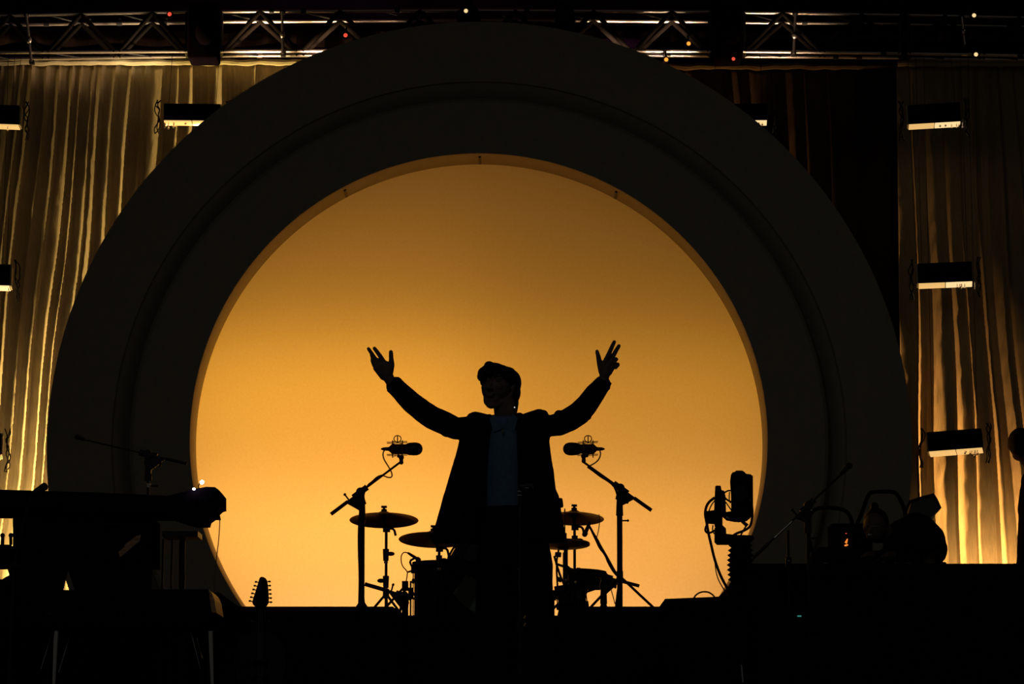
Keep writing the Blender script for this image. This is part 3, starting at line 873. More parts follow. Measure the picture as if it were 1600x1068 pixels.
def hand_right(mb):    # image left
    mb.chain([F_(618, 606, -.16), F_(611, 597, -.165), F_(605, 586, -.17)], [.026, .027, .030])
    mb.chain([F_(604, 586, -.17), F_(596, 571, -.18)], [.030, .026])
    mb.chain([F_(600, 587, -.165), F_(590, 574, -.175), F_(587, 563, -.18)], [.024, .024, .018])
    mb.chain([F_(606, 583, -.18), F_(603, 568, -.19)], [.024, .016])
    # thumb from the side of the palm
    mb.chain([F_(608, 584, -.18), F_(612, 570, -.20), F_(611.2, 559, -.205), F_(610.8, 549.5, -.205)], [.021, .0155, .0125, .0110], 2)
    # index, middle, ring, little
    mb.chain([F_(600, 566, -.185), F_(593.6, 555.5, -.20), F_(588.6, 548.6, -.205), F_(585, 543.8, -.20)], [.0135, .0118, .0108, .0098], 2)
    mb.chain([F_(590, 567, -.18), F_(584, 557, -.19), F_(579.4, 550, -.195), F_(575.8, 544.6, -.19)], [.0130, .0112, .0102, .0095], 2)
    mb.chain([F_(587.5, 567, -.17), F_(582.5, 559, -.150), F_(580.8, 555, -.13), F_(580, 552, -.11)], [.0125, .0105, .0098, .0085], 2)
    mb.chain([F_(585, 571, -.16), F_(581.5, 563, -.13), F_(581.5, 559.5, -.11), F_(582, 557, -.09)], [.0115, .0098, .0088, .0080], 2)
def hand_left(mb):     # image right
    mb.chain([F_(941, 600, -.15), F_(944, 589, -.16), F_(946, 582, -.165)], [.027, .026, .028])
    mb.chain([F_(944, 582, -.165), F_(943, 570, -.17)], [.027, .022])
    mb.chain([F_(947, 581, -.165), F_(951, 567, -.17)], [.027, .024])
    mb.chain([F_(950, 580, -.165), F_(957, 571, -.17)], [.024, .018])
    mb.chain([F_(940.5, 580, -.17), F_(937, 568, -.18), F_(935, 557, -.19), F_(932.8, 548.5, -.19)], [.019, .0150, .0125, .0098], 2)
    mb.chain([F_(946, 565, -.18), F_(951.5, 552.5, -.19), F_(956, 542, -.19), F_(959.8, 533.8, -.185)], [.015, .0125, .0112, .0100], 2)
    mb.chain([F_(952.5, 565, -.175), F_(959, 554, -.17), F_(963.5, 546, -.165), F_(967.2, 540, -.16)], [.0145, .0122, .0112, .0098], 2)
    mb.chain([F_(956.5, 568, -.175), F_(962, 560.5, -.20), F_(963.5, 561, -.225), F_(959, 567, -.235)], [.0125, .0105, .0092, .008], 2)
    mb.chain([F_(959, 573, -.17), F_(965.5, 568.5, -.19), F_(966, 570, -.21), F_(962, 575, -.22)], [.0115, .0095, .0085, .0075], 2)

def body():
    mb = MB()
    # trunk
    mb.chain([F_(803, 862), F_(798, 820), F_(795, 780), F_(794, 735), F_(793, 700), F_(793, 675)], [.115, .105, .10, .11, .115, .085])
    mb.chain([F_(755, 671, .01), F_(793, 667, .01), F_(836, 669, .01)], [.048, .068, .048])
    # neck
    mb.chain([F_(793, 668, .01), F_(790, 648, .0), F_(788, 632, -.01)], [.068, .059, .058])
    # arms
    mb.chain([F_(752, 672), F_(715, 670, -.035), F_(692, 662, -.06), F_(655, 638, -.11), F_(614, 601, -.16)], [.044, .044, .042, .038, .025])
    mb.chain([F_(840, 669), F_(872, 666, -.035), F_(893, 656, -.06), F_(916, 635, -.10), F_(943, 595, -.16)], [.044, .044, .042, .038, .025])
    # legs
    mb.chain([F_(783, 868), F_(775, 965, -.01), F_(770, 1040), F_(766, 1088)], [.085, .055, .05, .038])
    mb.chain([F_(824, 868), F_(832, 965, -.01), F_(837, 1040), F_(841, 1088)], [.085, .055, .05, .038])
    # head, turned to picture left and lifted; axis points to the face
    face = Vector((-.40, -.90, .12)).normalized()
    side = face.cross(Vector((0, 0, 1))).normalized()      # towards picture left-back
    up = side.cross(face).normalized()
    hc = F_(778.5, 603, -.01)
    K = 1.06
    up = (up + side * -.06).normalized()
    rot = Matrix((side, face, up)).transposed()
    def H(s, f, u): return hc + (side * s + face * f + up * u) * K
    mb.ell(H(0, -.012, .022), Vector((.076, .096, .088)) * K, rot)
    mb.ell(H(0, .026, -.014), Vector((.072, .066, .076)) * K, rot)
    mb.ell(H(.0, .034, -.076), Vector((.041, .046, .038)) * K, rot)
    mb.ell(H(.0, .054, -.108), Vector((.024, .022, .018)) * K, rot)          # chin
    for s in (-1, 1):
        mb.chain([H(s * .060, -.01, -.045), H(s * .042, .018, -.080), H(s * .014, .050, -.108)], [.020, .020, .015], 2)   # jaw
        mb.ell(H(s * .036, .070, -.020), Vector((.022, .018, .018)) * K, rot)  # cheekbone
        mb.ell(H(s * .031, .078, .022), Vector((.024, .013, .009)) * K, rot)    # brow
        mb.ell(H(s * .031, .075, .008), Vector((.012, .011, .010)) * K, rot)    # eyeball
        mb.ell(H(s * .077, -.012, -.008), Vector((.008, .018, .030)) * K, rot)   # ear
        mb.ell(H(s * .082, -.018, .004), Vector((.005, .014, .018)) * K, rot)
        mb.ell(H(s * .011, .098, -.034), Vector((.008, .010, .007)) * K, rot)   # nostrils
    mb.chain([H(0, .086, .012), H(0, .096, -.010), H(0, .108, -.030)], [.008, .009, .0115], 2)   # nose
    mb.ell(H(0, .088, -.058), Vector((.024, .012, .0055)) * K, rot)        # upper lip
    mb.ell(H(0, .086, -.068), Vector((.020, .012, .0065)) * K, rot)        # lower lip
    hand_right(mb); hand_left(mb)
    o = build('body', mb, 'skin', root)
    remesh(o, .0036, 3)
    # eyes as darker lids
    for s in (-1, 1):
        build('eye', MB().ell(H(s * .031, .081, .007), (.011, .006, .0045), rot), 'hair', o, label='closed dark eye')
        build('eyebrow', MB().ell(H(s * .032, .089, .027), (.018, .005, .004), rot, 2), 'hair', o)
    build('ear_monitor', MB().ell(F_(804, 636, -.075), .0035, sub=2), 'earpiece', o, label='tiny earpiece with a glow painted as its glint')
    return H, rot
H, HR = body()

# hair: swept mass with a quiff towards picture left
def hair():
    mb = MB()
    def e(px, py, dy, r): mb.ell(F_(px, py, dy), r, sub=3)
    e(785, 592, .005, (.083, .098, .068))
    e(797, 598, .03, (.060, .075, .075))
    e(803, 612, .03, (.036, .06, .060))
    e(800, 626, .035, (.033, .05, .045))
    e(758, 583, -.06, (.040, .045, .036))
    e(752.5, 588, -.06, (.024, .032, .026))
    e(757, 596, -.02, (.024, .05, .030))
    e(764.5, 571.5, -.045, (.028, .045, .026))
    e(775, 574, -.035, (.040, .055, .024))
    e(790, 580, -.02, (.050, .07, .026))
    for (a, b, c, r) in (((749, 592, -.095), (751, 579, -.09), (762, 569, -.05), .012), ((754, 591, -.11), (758, 577, -.10), (773, 570, -.03), .013), ((762, 586, -.12), (768, 576, -.10), (786, 574, -.01), .012), ((770, 587, -.115), (778, 577, -.09), (797, 580, .01), .012), ((765, 566.5, -.04), (778, 568.5, -.03), (795, 576, .0), .0085)):
        mb.tube([F_(*a), F_(*b), F_(*c)], [r * .6, r, r * .7], 10, 2)
    for k in range(8):
        y = 588 + k * 6
        mb.tube([F_(783 + k * 2, y - 10, -.075 + k * .01), F_(798, y, -.045 + k * .01), F_(811 - max(0, k - 4) * 1.2, y + 6, .0 + k * .008)], [.008, .010, .006], 8, 2)
    # nape
    mb.chain([F_(801, 628, .04), F_(800, 640, .045), F_(801, 646, .045)], [.032, .030, .022])
    o = build('hair', mb, 'hair', root)
    remesh(o, .0045, 2, .0015)
hair()

def shirt():
    rows = [(652, 766, 812, .06), (662, 757, 822, .085), (680, 752, 834, .105), (710, 752, 836, .112), (750, 755, 834, .112), (790, 757, 836, .112), (800, 757, 838, .112)]
    rings = []
    for (y, l, r, b) in rows:
        cx = (l + r) / 2; a = (r - l) / 2 / 300
        c = F_(cx, y)
        ring = []
        for k in range(48):
            t = 2 * PI * k / 48
            wr = 1 + .018 * math.sin(t * 9 + y * .06) + .012 * math.sin(t * 17 - y * .04)
            ring.append(c + Vector((a * math.cos(t) * wr, b * math.sin(t) * wr - .012, 0)))
        rings.append(ring)
    mb = MB().loft(rings)
    o = build('shirt', mb, 'shirt', root)
    cl = MB()
    for s in (-1, 1):
        cl.prism([(F_(787, 655).x + s * .002, F_(787, 672).z), (F_(787 + s * 14, 652).x, F_(0, 650).z), (F_(787 + s * 22, 652).x, F_(0, 656).z), (F_(787 + s * 16, 652).x, F_(0, 678).z)], DP - .115, DP - .10)
    build('shirt_collar', cl, 'shirt', o, smooth=False)
    # pendant glint at the open neck
    build('pendant', MB().ell(F_(785, 674, -.135), (.007, .004, .012), sub=2).tube([F_(776, 655, -.10), F_(784, 671, -.133), F_(793, 656, -.10)], .0012, 6, 1), 'panel', root, label='small pale pendant')
    # belt buckle
    build('belt', MB().loft([[F_(797, y) + Vector((.137 * math.cos(2 * PI * k / 40), .122 * math.sin(2 * PI * k / 40) - .01, 0)) for k in range(40)] for y in (792, 803)]), 'black', root)
shirt()

def trousers():
    mb = MB()
    def ring(cx, y, a, b, dy=0):
        c = F_(cx, y, dy)
        return [c + Vector((a * math.cos(2 * PI * k / 40), b * math.sin(2 * PI * k / 40), 0)) for k in range(40)]
    mb.loft([ring(797, 794, .135, .118), ring(799, 815, .150, .128), ring(802, 840, .175, .135), ring(803, 870, .190, .14), ring(803, 885, .185, .13)])
    mb.loft([ring(782, 850, .11, .12), ring(775, 880, .105, .12), ring(773, 930, .100, .11), ring(773, 990, .098, .11), ring(770, 1050, .105, .125), ring(768, 1098, .115, .14)])
    mb.loft([ring(825, 850, .11, .12), ring(832, 880, .105, .12), ring(834, 930, .100, .11), ring(835, 990, .098, .11), ring(837, 1050, .105, .125), ring(839, 1098, .115, .14)])
    o = build('trousers', mb, 'trousers', root)
    remesh(o, .007, 3, .003)
    for x in (768, 839):
        b = F_(x, 1100); 
        mb = MB().ell((b.x, DP - .06, .045), (.048, .14, .045)).ell((b.x, DP + .03, .06), (.042, .07, .055)).box((b.x, DP - .04, .009), (.085, .25, .018), bev=.006)
        build('shoe', mb, 'shoe', root)
trousers()

def jacket():
    mb = MB()
    # y, left, right, open_left, open_right, half depth
    rows = [(648, 741, 846, 768, 806, .075), (656, 730, 855, 765, 806, .10), (668, 722, 861, 762, 807, .125), (690, 716.5, 859, 758, 808, .135),
            (710, 712, 861.5, 755, 809, .14), (735, 704, 865.5, 752, 809.5, .145), (765, 695.5, 869, 749, 810, .15), (774, 692.5, 873.5, 748, 810, .155),
            (800, 685.5, 877.5, 745, 811, .16), (825, 678, 882, 741, 812, .165), (841, 673, 886, 738, 813, .17), (847, 675, 886, 738, 813, .17)]
    th = .012; n = 60
    outer, inner = [], []
    for (y, l, r, ol, orr, b) in rows:
        cx = (l + r) / 2; a = (r - l) / 2 / 300
        c = F_(cx, y)
        t0 = -math.acos(max(-.98, min(.98, (orr - cx) / 300 / a)))
        t1 = -math.acos(max(-.98, min(.98, (ol - cx) / 300 / a)))
        # from right opening going round the back to left opening
        tt = [t0 + (t1 + 2 * PI - t0) * k / n for k in range(n + 1)]
        ro, ri = [], []
        for q, t in enumerate(tt):
            wv = 1 + .02 * math.sin(t * 8 + 1) * max(0, (y - 720) / 130)
            # soften the ellipse so that the side hangs flat
            ro.append(c + Vector((a * math.cos(t), b * wv * math.sin(t), 0)))
            ri.append(c + Vector(((a - th) * math.cos(t), (b * wv - th) * math.sin(t), 0)))
        outer.append(ro); inner.append(ri)
    rings = [o + i[::-1] for o, i in zip(outer, inner)]
    mb.loft(rings)
    # shoulders: padded bumps either side of the neck
    mb.chain([F_(772, 662, .03), F_(757, 659, .02), F_(742, 656.5, .01)], [.040, .044, .047])
    mb.chain([F_(812, 660, .03), F_(828, 656, .02), F_(843, 652.5, .01)], [.040, .044, .047])
    mb.ell(F_(737, 651, -.01), (.024, .05, .022))
    mb.ell(F_(849, 647, -.01), (.026, .05, .024))
    mb.chain([F_(770, 656, .06), F_(792, 656, .085), F_(812, 653, .06)], [.030, .034, .030])
    # sleeves
    L = [(745, 668, 0, .056), (728, 668.5, -.02, .060), (712, 669, -.035, .058), (695, 661, -.055, .062), (676, 652.5, -.08, .062), (660, 642, -.10, .0585), (645, 630, -.12, .056), (630, 615.5, -.135, .052), (617.5, 602.5, -.155, .0475)]
    mb.chain([F_(x, y, d) for x, y, d, r in L], [r for *_, r in L])
    Rr = [(848, 664, 0, .055), (860, 665, -.02, .056), (874, 662.5, -.035, .061), (890, 655, -.055, .063), (905, 645, -.08, .062), (917, 632, -.10, .058), (930, 614, -.125, .053), (941, 600, -.145, .0445)]
    mb.chain([F_(x, y, d) for x, y, d, r in Rr], [r for *_, r in Rr])
    # creases along the arms
    for x, y, d, rx, rz in ((686, 641, -.09, .030, .012), (703, 652, -.06, .03, .012), (716, 656, -.04, .02, .012), (668, 631, -.11, .022, .011), (693, 677, -.08, .03, .012), (676, 668, -.1, .026, .012),
                            (871, 645, -.06, .022, .014), (884, 642, -.08, .02, .012), (905, 662, -.10, .026, .013), (919, 652, -.12, .02, .014), (949, 603, -.14, .014, .022), (733, 655, -.03, .02, .01)):
        mb.ell(F_(x, y, d), (rx, .03, rz), Matrix.Rotation(R(35 if x < 800 else -35), 3, 'Y'), 2)
    # pocket flap on the left hip, seen on the right edge
    mb.box(F_(866, 786, -.11), (.09, .02, .05), Matrix.Rotation(R(-6), 3, 'Y'))
    o = build('jacket', mb, 'jacket', root)
    remesh(o, .0052, 2, .0018)
    # cuffs, cut square
    for a, b, r0 in (((618.5, 603.5, -.154), (613.5, 599.5, -.160), .0490), ((942, 600, -.146), (945.2, 593.5, -.152), .0405)):
        A = F_(*a); B = F_(*b)
        build('cuff', MB().cyl(A, B, r0, r0 * .97, 28), 'jacket', o)
    # lapels
    for s, top, mid, low in ((-1, (769, 655), (755, 712), (750, 770)), (1, (806, 652), (809, 712), (810, 770))):
        w1 = s * 16
        pts = [(top[0], top[1]), (mid[0], mid[1]), (low[0], low[1]), (low[0] + s * 4, low[1] - 6), (mid[0] + w1, mid[1] - 12), (mid[0] + w1 * 1.15, mid[1] - 24), (mid[0] + w1 * .7, mid[1] - 25), (top[0] + s * 12, top[1] + 6)]
        mb = MB(); bm = mb.bm
        fr = []; bk = []
        for (x, y) in pts:
            dd = -.10 - .05 * min(1, max(0, (y - 650) / 50))
            fr.append(bm.verts.new(F_(x, y, dd))); bk.append(bm.verts.new(F_(x, y, dd + .012)))
        bm.faces.new(fr); bm.faces.new(bk[::-1])
        for i in range(len(pts)):
            j = (i + 1) % len(pts); bm.faces.new((fr[j], fr[i], bk[i], bk[j]))
        build('lapel', mb, 'jacket', o)
jacket()

# straight vocal stand in front of the performer
def vocal_stand():
    D = 19.35
    b = Vector((P(812, 900, D).x, D, 0))
    t = thing('straight_mic_stand', 'thin straight microphone stand directly in front of the performer', 'microphone stand', b)
    zt = P(812, 766, D).z
    build('base', MB().lathe(b, [(.14, 0), (.14, .012), (.12, .02), (.03, .035), (.015, .06)]), 'stand', t)
    build('lower_tube', MB().cyl(b + Vector((0, 0, .03)), (b.x, D, P(812, 975, D).z), .0125), 'stand', t)
    build('upper_tube', MB().cyl((b.x, D, P(812, 980, D).z), (b.x, D, zt), .008), 'stand', t)
    build('clutch', MB().cyl((b.x, D, P(812, 990, D).z), (b.x, D, P(812, 958, D).z), .018), 'stand', t)
    for y in (966, 978): build('glint_stub', MB().cyl(P(819, y, D - .01), P(821, y - 5, D - .01), .0055), 'brass', t, label='brass-coloured stub standing in for an orange glint')  # small brass stubs imitate two orange glints
    for y in (768, 774): build('thread_ring', MB().cyl((b.x, D, P(812, y, D).z), (b.x, D, P(812, y - 1.5, D).z), .011), 'chrome', t)
    c = Vector((b.x, D, zt))
    build('clip', MB().cyl(c, c + Vector((.012, 0, .015)), .012).cyl(c + Vector((.0, -.01, .018)), c + Vector((.065, -.02, .022)), .014, .016).tube([c + Vector((.03, -.01, .036)), c + Vector((.05, -.01, .037))], .002), 'stand', t)
    build('clip_pin', MB().cyl(P(820, 762, D - .03), P(826, 762, D - .03), .003), 'chrome', t)
vocal_stand()

# ================================================================== LEFT: KEYBOARDS
DKB = 21.4
def zx(px, py, D): 
    p = P(px, py, D); return (p.x, p.z)
def left_rig():
    # organ body with panel ends and an A shaped gap between the legs
    b = P(130, 921, DKB)
    t = thing('organ_console', 'black organ console on splayed panel legs at left, under the long top board', 'organ', (b.x, DKB + .25, 0))
    build('case', MB().prism([zx(20, 804, DKB), zx(236, 807, DKB), zx(236, 880, DKB), zx(20, 880, DKB)], DKB, DKB + .55), 'black', t, smooth=False)
    # front panels with the triangular gap: light comes through because rear is open
    build('leg_panel', MB().prism([zx(17, 878, DKB), zx(107, 878, DKB), zx(105.2, 887, DKB), zx(97, 921, DKB), (zx(90, 921, DKB)[0], .0), (zx(20, 921, DKB)[0], .0), zx(14, 897, DKB), zx(10.5, 884, DKB)], DKB, DKB + .06), 'black', t, smooth=False)
    build('leg_panel', MB().prism([zx(107, 878, DKB), zx(236, 878, DKB), (zx(236, 921, DKB)[0], .0), (zx(122, 921, DKB)[0], .0), zx(116.5, 921, DKB), zx(105.4, 887, DKB)], DKB, DKB + .06), 'black', t, smooth=False)
    build('trim_strip', MB().prism([zx(186, 862, DKB), zx(188, 871, DKB), zx(219, 845, DKB), zx(221, 835, DKB), zx(213, 838, DKB), zx(196, 851, DKB), zx(195, 855, DKB)], DKB - .03, DKB - .002), 'wood', t, smooth=False, label='slanted brown wooden bracket')
    build('panel_line', MB().cyl(P(150, 816, DKB - .005), P(192, 818, DKB - .005), .003), 'darkmetal', t)
    # top keyboard
    b = P(130, 800, DKB)
    t = thing('stage_piano', 'long black keyboard lying on top of the organ at left', 'keyboard', (b.x, DKB + .2, b.z))
    build('case', MB().prism([zx(-50, 764, DKB), zx(150, 770, DKB), zx(261, 775, DKB), zx(261, 805, DKB), zx(-50, 800.0, DKB)], DKB - .05, DKB + .42), 'black', t, smooth=False)
    kb = MB(); 
    k0 = P(-40, 790, DKB); k1 = P(255, 797, DKB)
    for i in range(52):
        f = i / 52
        p = k0.lerp(k1, f + .5 / 52)
        kb.box(p + Vector((0, -.075, -.01)), ((k1.x - k0.x) / 52 * .92, .05, .012))
    build('white_keys', kb, 'black', t, smooth=False)
    # box at the right end of it
    D = DKB - .02
    b = P(308, 806, D)
    t = thing('desktop_synth', 'chunky black box with cut corners at the right end of the long keyboard', 'synthesizer', (b.x, D + .1, b.z))
    pts = [(262, 776), (262, 774), (287, 768), (300, 764), (312, 762), (322, 760), (336, 760.5), (342, 765), (347.5, 772), (347.5, 792), (342, 793.5), (337.5, 798), (339, 806), (331, 806), (324, 811), (322, 818), (300, 818), (262, 806)]
    build('case', MB().prism([zx(x, y, D) for x, y in pts], D, D + .3), 'black', t, smooth=False)
    for i in range(5): build('knob', MB().cyl(P(300 + i * 9, 784, D), P(300 + i * 9, 784, D - .02), .011), 'black', t)
    build('power_cable', MB().tube([P(x, y, D + .02) for x, y in ((339, 794), (343, 800), (343.5, 815), (342, 840), (339.5, 862), (336, 890), (334, 925), (330, 960))], .0028, 8, 2), 'ambercable', t, label='thin brown cable hanging down')
    # support post under the synth / long keyboard right end
    s = P(285, 824, D + .22)
    t = thing('keyboard_stand', 'black keyboard stand holding the right end of the long keyboard', 'keyboard stand', (s.x, s.y, 0))
    build('post', MB().cyl((s.x, s.y, .02), (s.x, s.y, s.z - .05), .018), 'stand', t)
    build('crossbar', MB().box((s.x, s.y, s.z - .045), (.2, .3, .03)), 'stand', t)
    build('foot', MB().box((s.x, s.y, .015), (.06, .5, .03)), 'stand', t)
    for px in (252, 266):
        a = P(px, 870, D + .3)
        build('strut', MB().cyl((a.x, a.y, .02), (a.x + .01, a.y, s.z - .06), .006), 'darkmetal', t)
    # little LED lamps
    t = thing('gooseneck_lamp', 'small gooseneck lamp with two white bulbs on the chunky black box', 'lamp', P(312, 763, D + .1))
    build('neck', MB().tube([P(311, 764, D + .1), P(310, 757, D + .08), P(315, 753, D + .06)], .003), 'stand', t)
    build('neck', MB().tube([P(308, 766, D + .1), P(305, 765, D + .04), P(303, 763.5, D)], .003), 'stand', t)
    build('bulb', MB().ell(P(315.5, 753, D - .01), .0115, sub=3), 'led', t, label='brighter white bulb')
    build('bulb', MB().ell(P(303, 763.5, D - .03), .0075, sub=3), 'led', t)
    # small rack / box at far left
    b = P(-10, 884, DKB)
    t = thing('effects_rack', 'black equipment box at the very left edge beside the organ', 'equipment', (b.x, DKB + .1, b.z))
    build('case', MB().prism([zx(-60, 851, DKB), zx(17, 851, DKB), zx(17, 878, DKB), zx(8, 884, DKB), zx(-60, 884, DKB)], DKB - .04, DKB + .3), 'black', t, smooth=False)
    build('handle', MB().tube([P(-30, 860, DKB - .04), P(-30, 860, DKB - .08), P(-10, 860, DKB - .08), P(-10, 860, DKB - .04)], .006), 'darkmetal', t)
    for px in (4, 17): build('knob', MB().cyl(P(px, 851, DKB), P(px, 838, DKB), .010).ell(P(px, 836, DKB), .014, sub=2), 'black', t)
    # small amp on the lower piano, its top slanting
    D2 = 20.9
    b = P(-20, 921, D2)
    t = thing('small_amplifier', 'small black wedge amplifier at the left edge on the electric piano', 'amplifier', (b.x, D2 + .1, b.z))
    build('case', MB().prism([zx(-60, 905, D2), zx(3, 904.5, D2), zx(16, 897, D2), zx(19, 921, D2), zx(-60, 921, D2)], D2, D2 + .22), 'black', t, smooth=False)
    build('grille', MB().prism([zx(-55, 908, D2), zx(2, 908, D2), zx(14, 902, D2), zx(15, 919, D2), zx(-55, 919, D2)], D2 - .008, D2), 'riser', t, smooth=False)
    # electric piano in front
    D = 20.7
    b = P(160, 985, D)
    t = thing('electric_piano', 'black electric piano with wooden end cheek on thin splayed chrome legs, front left', 'electric piano', (b.x, D + .25, 0))
    build('case', MB().prism([zx(-60, 922, D), zx(326, 920, D), zx(332, 960, D), zx(331, 985, D), zx(-60, 985, D)], D, D + .5), 'black', t, smooth=False)
    build('key_slip', MB().box((P(130, 968, D).x, D - .08, P(130, 972, D).z), (1.3, .16, .05), bev=.006), 'black', t)
    build('end_cheek', MB().prism([zx(326.5, 921, D), zx(331, 926, D), zx(335.5, 936, D), zx(338.5, 957, D), zx(332.5, 957, D), zx(331, 955, D)], D - .02, D + .5), 'wood', t, smooth=False, label='curved brown wooden end cheek')
    for x0, y0, x1, y1, r0 in ((88, 985, 82, 1088, .011), (329, 985, 333, 1088, .011)):
        build('leg', MB().cyl(P(x0, y0, D + .02), Vector((P(x1, y1, D).x, D + .02, 0.0)), r0 + .003, r0 * .6), 'chrome', t)
    for x0, x1 in ((80, 74), (322, 327)):
        build('leg', MB().cyl(P(x0, 985, D + .45), Vector((P(x1, 1000, D + .45).x, D + .48, 0.0)), .012, .008), 'darkmetal', t)
    for a, b_ in (((86, 975), (64, 1045)), ((110, 990), (92, 1050)), ((296, 978), (313, 1045)), ((307, 996), (316, 1028))):
        build('brace', MB().cyl(P(a[0], a[1], D + .1), P(b_[0], b_[1], D + .1), .0035, seg=8), 'chrome', t)
    build('badge', MB().box(P(75, 958, D - .165), (.03, .004, .012)), 'darkmetal', t)
    for y in (957, 981): build('switch', MB().box(P(188, y, D - .004), (.012, .02, .012)), 'darkmetal', t)
left_rig()

# left vocal mic leaning on a short stand, dark against the curtain
def left_mic():
    D = 20.36
    t, a, b = handheld('black microphone leaning over the long keyboard, dark against the golden curtain', D, (74, 757), (50, 772), .018, .021)
    base = P(16, 905, D)
    s = thing('mic_stand', 'thin dark microphone stand rising at the far left in front of the organ', 'microphone stand', (base.x, D, 0))
    build('pole', MB().cyl((base.x, D, .02), P(22, 885, D), .010), 'stand', s)
    build('boom', MB().cyl(P(22, 885, D), P(50, 772, D), .008, .006), 'darkmetal', s)
    build('boom_joint', MB().ell(P(22, 885, D), .022, sub=2), 'stand', s)
    build('round_base', MB().lathe((base.x, D, 0), [(.13, 0), (.13, .012), (.03, .03), (.014, .05)]), 'stand', s)
    build('cable', MB().tube([P(x, y, D - .02) for x, y in ((50, 773), (45, 785), (40, 800), (35, 822), (27, 850), (27, 870), (20, 890), (24, 905))], .006, 8, 2), 'cable', s)
left_mic()

# boom stand in front of the left limb of the arch
t4, a4, e4, n4, d4 = boom_stand('thin boom microphone stand behind the long keyboard, left of the amber circle', 22.3, 232, 0, (232, 708), (130, 686), (292, 724), 'tall thin boom stands at the keyboards', base='round', poler=.011, thick=.008)
build('glinting_collar', MB().cyl(P(232.5, 761, 22.25), P(232.5, 755, 22.25), .010), 'chrome', t4)
build('glinting_collar', MB().cyl(P(232, 864, 22.25), P(232, 859, 22.25), .008), 'chrome', t4)
handheld('slim microphone at the boom tip in front of the left side of the arch', 22.28, (117, 681), (133, 687), .011, .014)

# guitar on a stand
def guitar():
    D = 22.0
    b = P(404, 1068, D)
    cx = P(409, 925, D).x
    t = thing('electric_guitar', 'guitar with a twelve-peg headstock standing upright left of the drum riser', 'guitar', (cx, D, .06))
    hs = [(408.5, 900.8), (411.5, 901), (415, 903), (417, 906), (418.5, 912), (419.5, 922), (420, 934), (420, 941), (418, 944.5), (415.5, 948), (412.8, 952), (402, 952), (398.5, 947), (395.3, 944), (394.3, 940), (396, 934), (400, 922), (403, 912), (405, 905), (406, 902.3)]
    head = build('headstock', MB().prism([zx(x, y, D) for x, y in hs], D - .012, D + .006), 'black', t, smooth=False)
    for i in range(6):
        for s, x0, y0, x1, y1 in ((-1, 404.5 - i * 1.9, 909.5 + i * 6, 400 - i * 1.9, 908.6 + i * 5.95), (1, 417 + i * .5, 908 + i * 6.4, 421 + i * .5, 908 + i * 6.45)):
            a = P(x0, y0, D); c = P(x1, y1, D)
            build('tuning_peg', MB().cyl(a, c, .0032, seg=8).ell(c, (.0085, .004 if i % 4 == 1 else .007, .0058), sub=2), 'black', head)
    nk = P(407.5, 952, D)
    zb = .50
    build('neck', MB().box((nk.x, D - .002, (nk.z + zb) / 2), (.05, .022, nk.z - zb)), 'wood', t)
    fb = build('fretboard', MB().box((nk.x, D - .017, (nk.z + zb) / 2), (.048, .007, nk.z - zb)), 'black', t)
    out = []
    for k in range(48):
        a = 2 * PI * k / 48
        r = .16 + .022 * math.cos(2 * a) * -1 + .012 * math.sin(3 * a)
        out.append((nk.x + r * math.cos(a) * 1.05, .30 + r * 1.25 * math.sin(a)))
    build('body', MB().prism(out, D - .022, D + .022), 'drum', t)
    for z in (.33, .24): build('pickup', MB().box((nk.x, D - .027, z), (.085, .012, .03)), 'black', t)
    build('bridge', MB().box((nk.x, D - .027, .19), (.09, .012, .015)), 'chrome', t)
    for dx in (-.015, -.009, -.003, .003, .009, .015): build('string', MB().cyl((nk.x + dx, D - .034, .19), (nk.x + dx * .85, D - .022, nk.z), .0008, seg=5), 'chrome', t)
    s = thing('guitar_stand', 'black tubular stand holding the guitar', 'guitar stand', (nk.x, D + .1, 0))
    build('upright', MB().tube([(nk.x, D + .16, .02), (nk.x, D + .08, .35), (nk.x, D + .05, .56)], .010), 'stand', s)
    build('yoke', MB().tube([(nk.x - .05, D - .03, .57), (nk.x - .045, D + .04, .56), (nk.x + .045, D + .04, .56), (nk.x + .05, D - .03, .57)], .008), 'stand', s)
    for k in (-1, 1):
        build('leg', MB().cyl((nk.x, D + .1, .28), (nk.x + k * .2, D - .12, .012), .009), 'stand', s)
        build('cradle_arm', MB().tube([(nk.x + k * .11, D - .02, .075), (nk.x + k * .10, D + .03, .09), (nk.x + k * .10, D - .05, .085), (nk.x + k * .10, D - .06, .12)], .008), 'stand', s)
guitar()

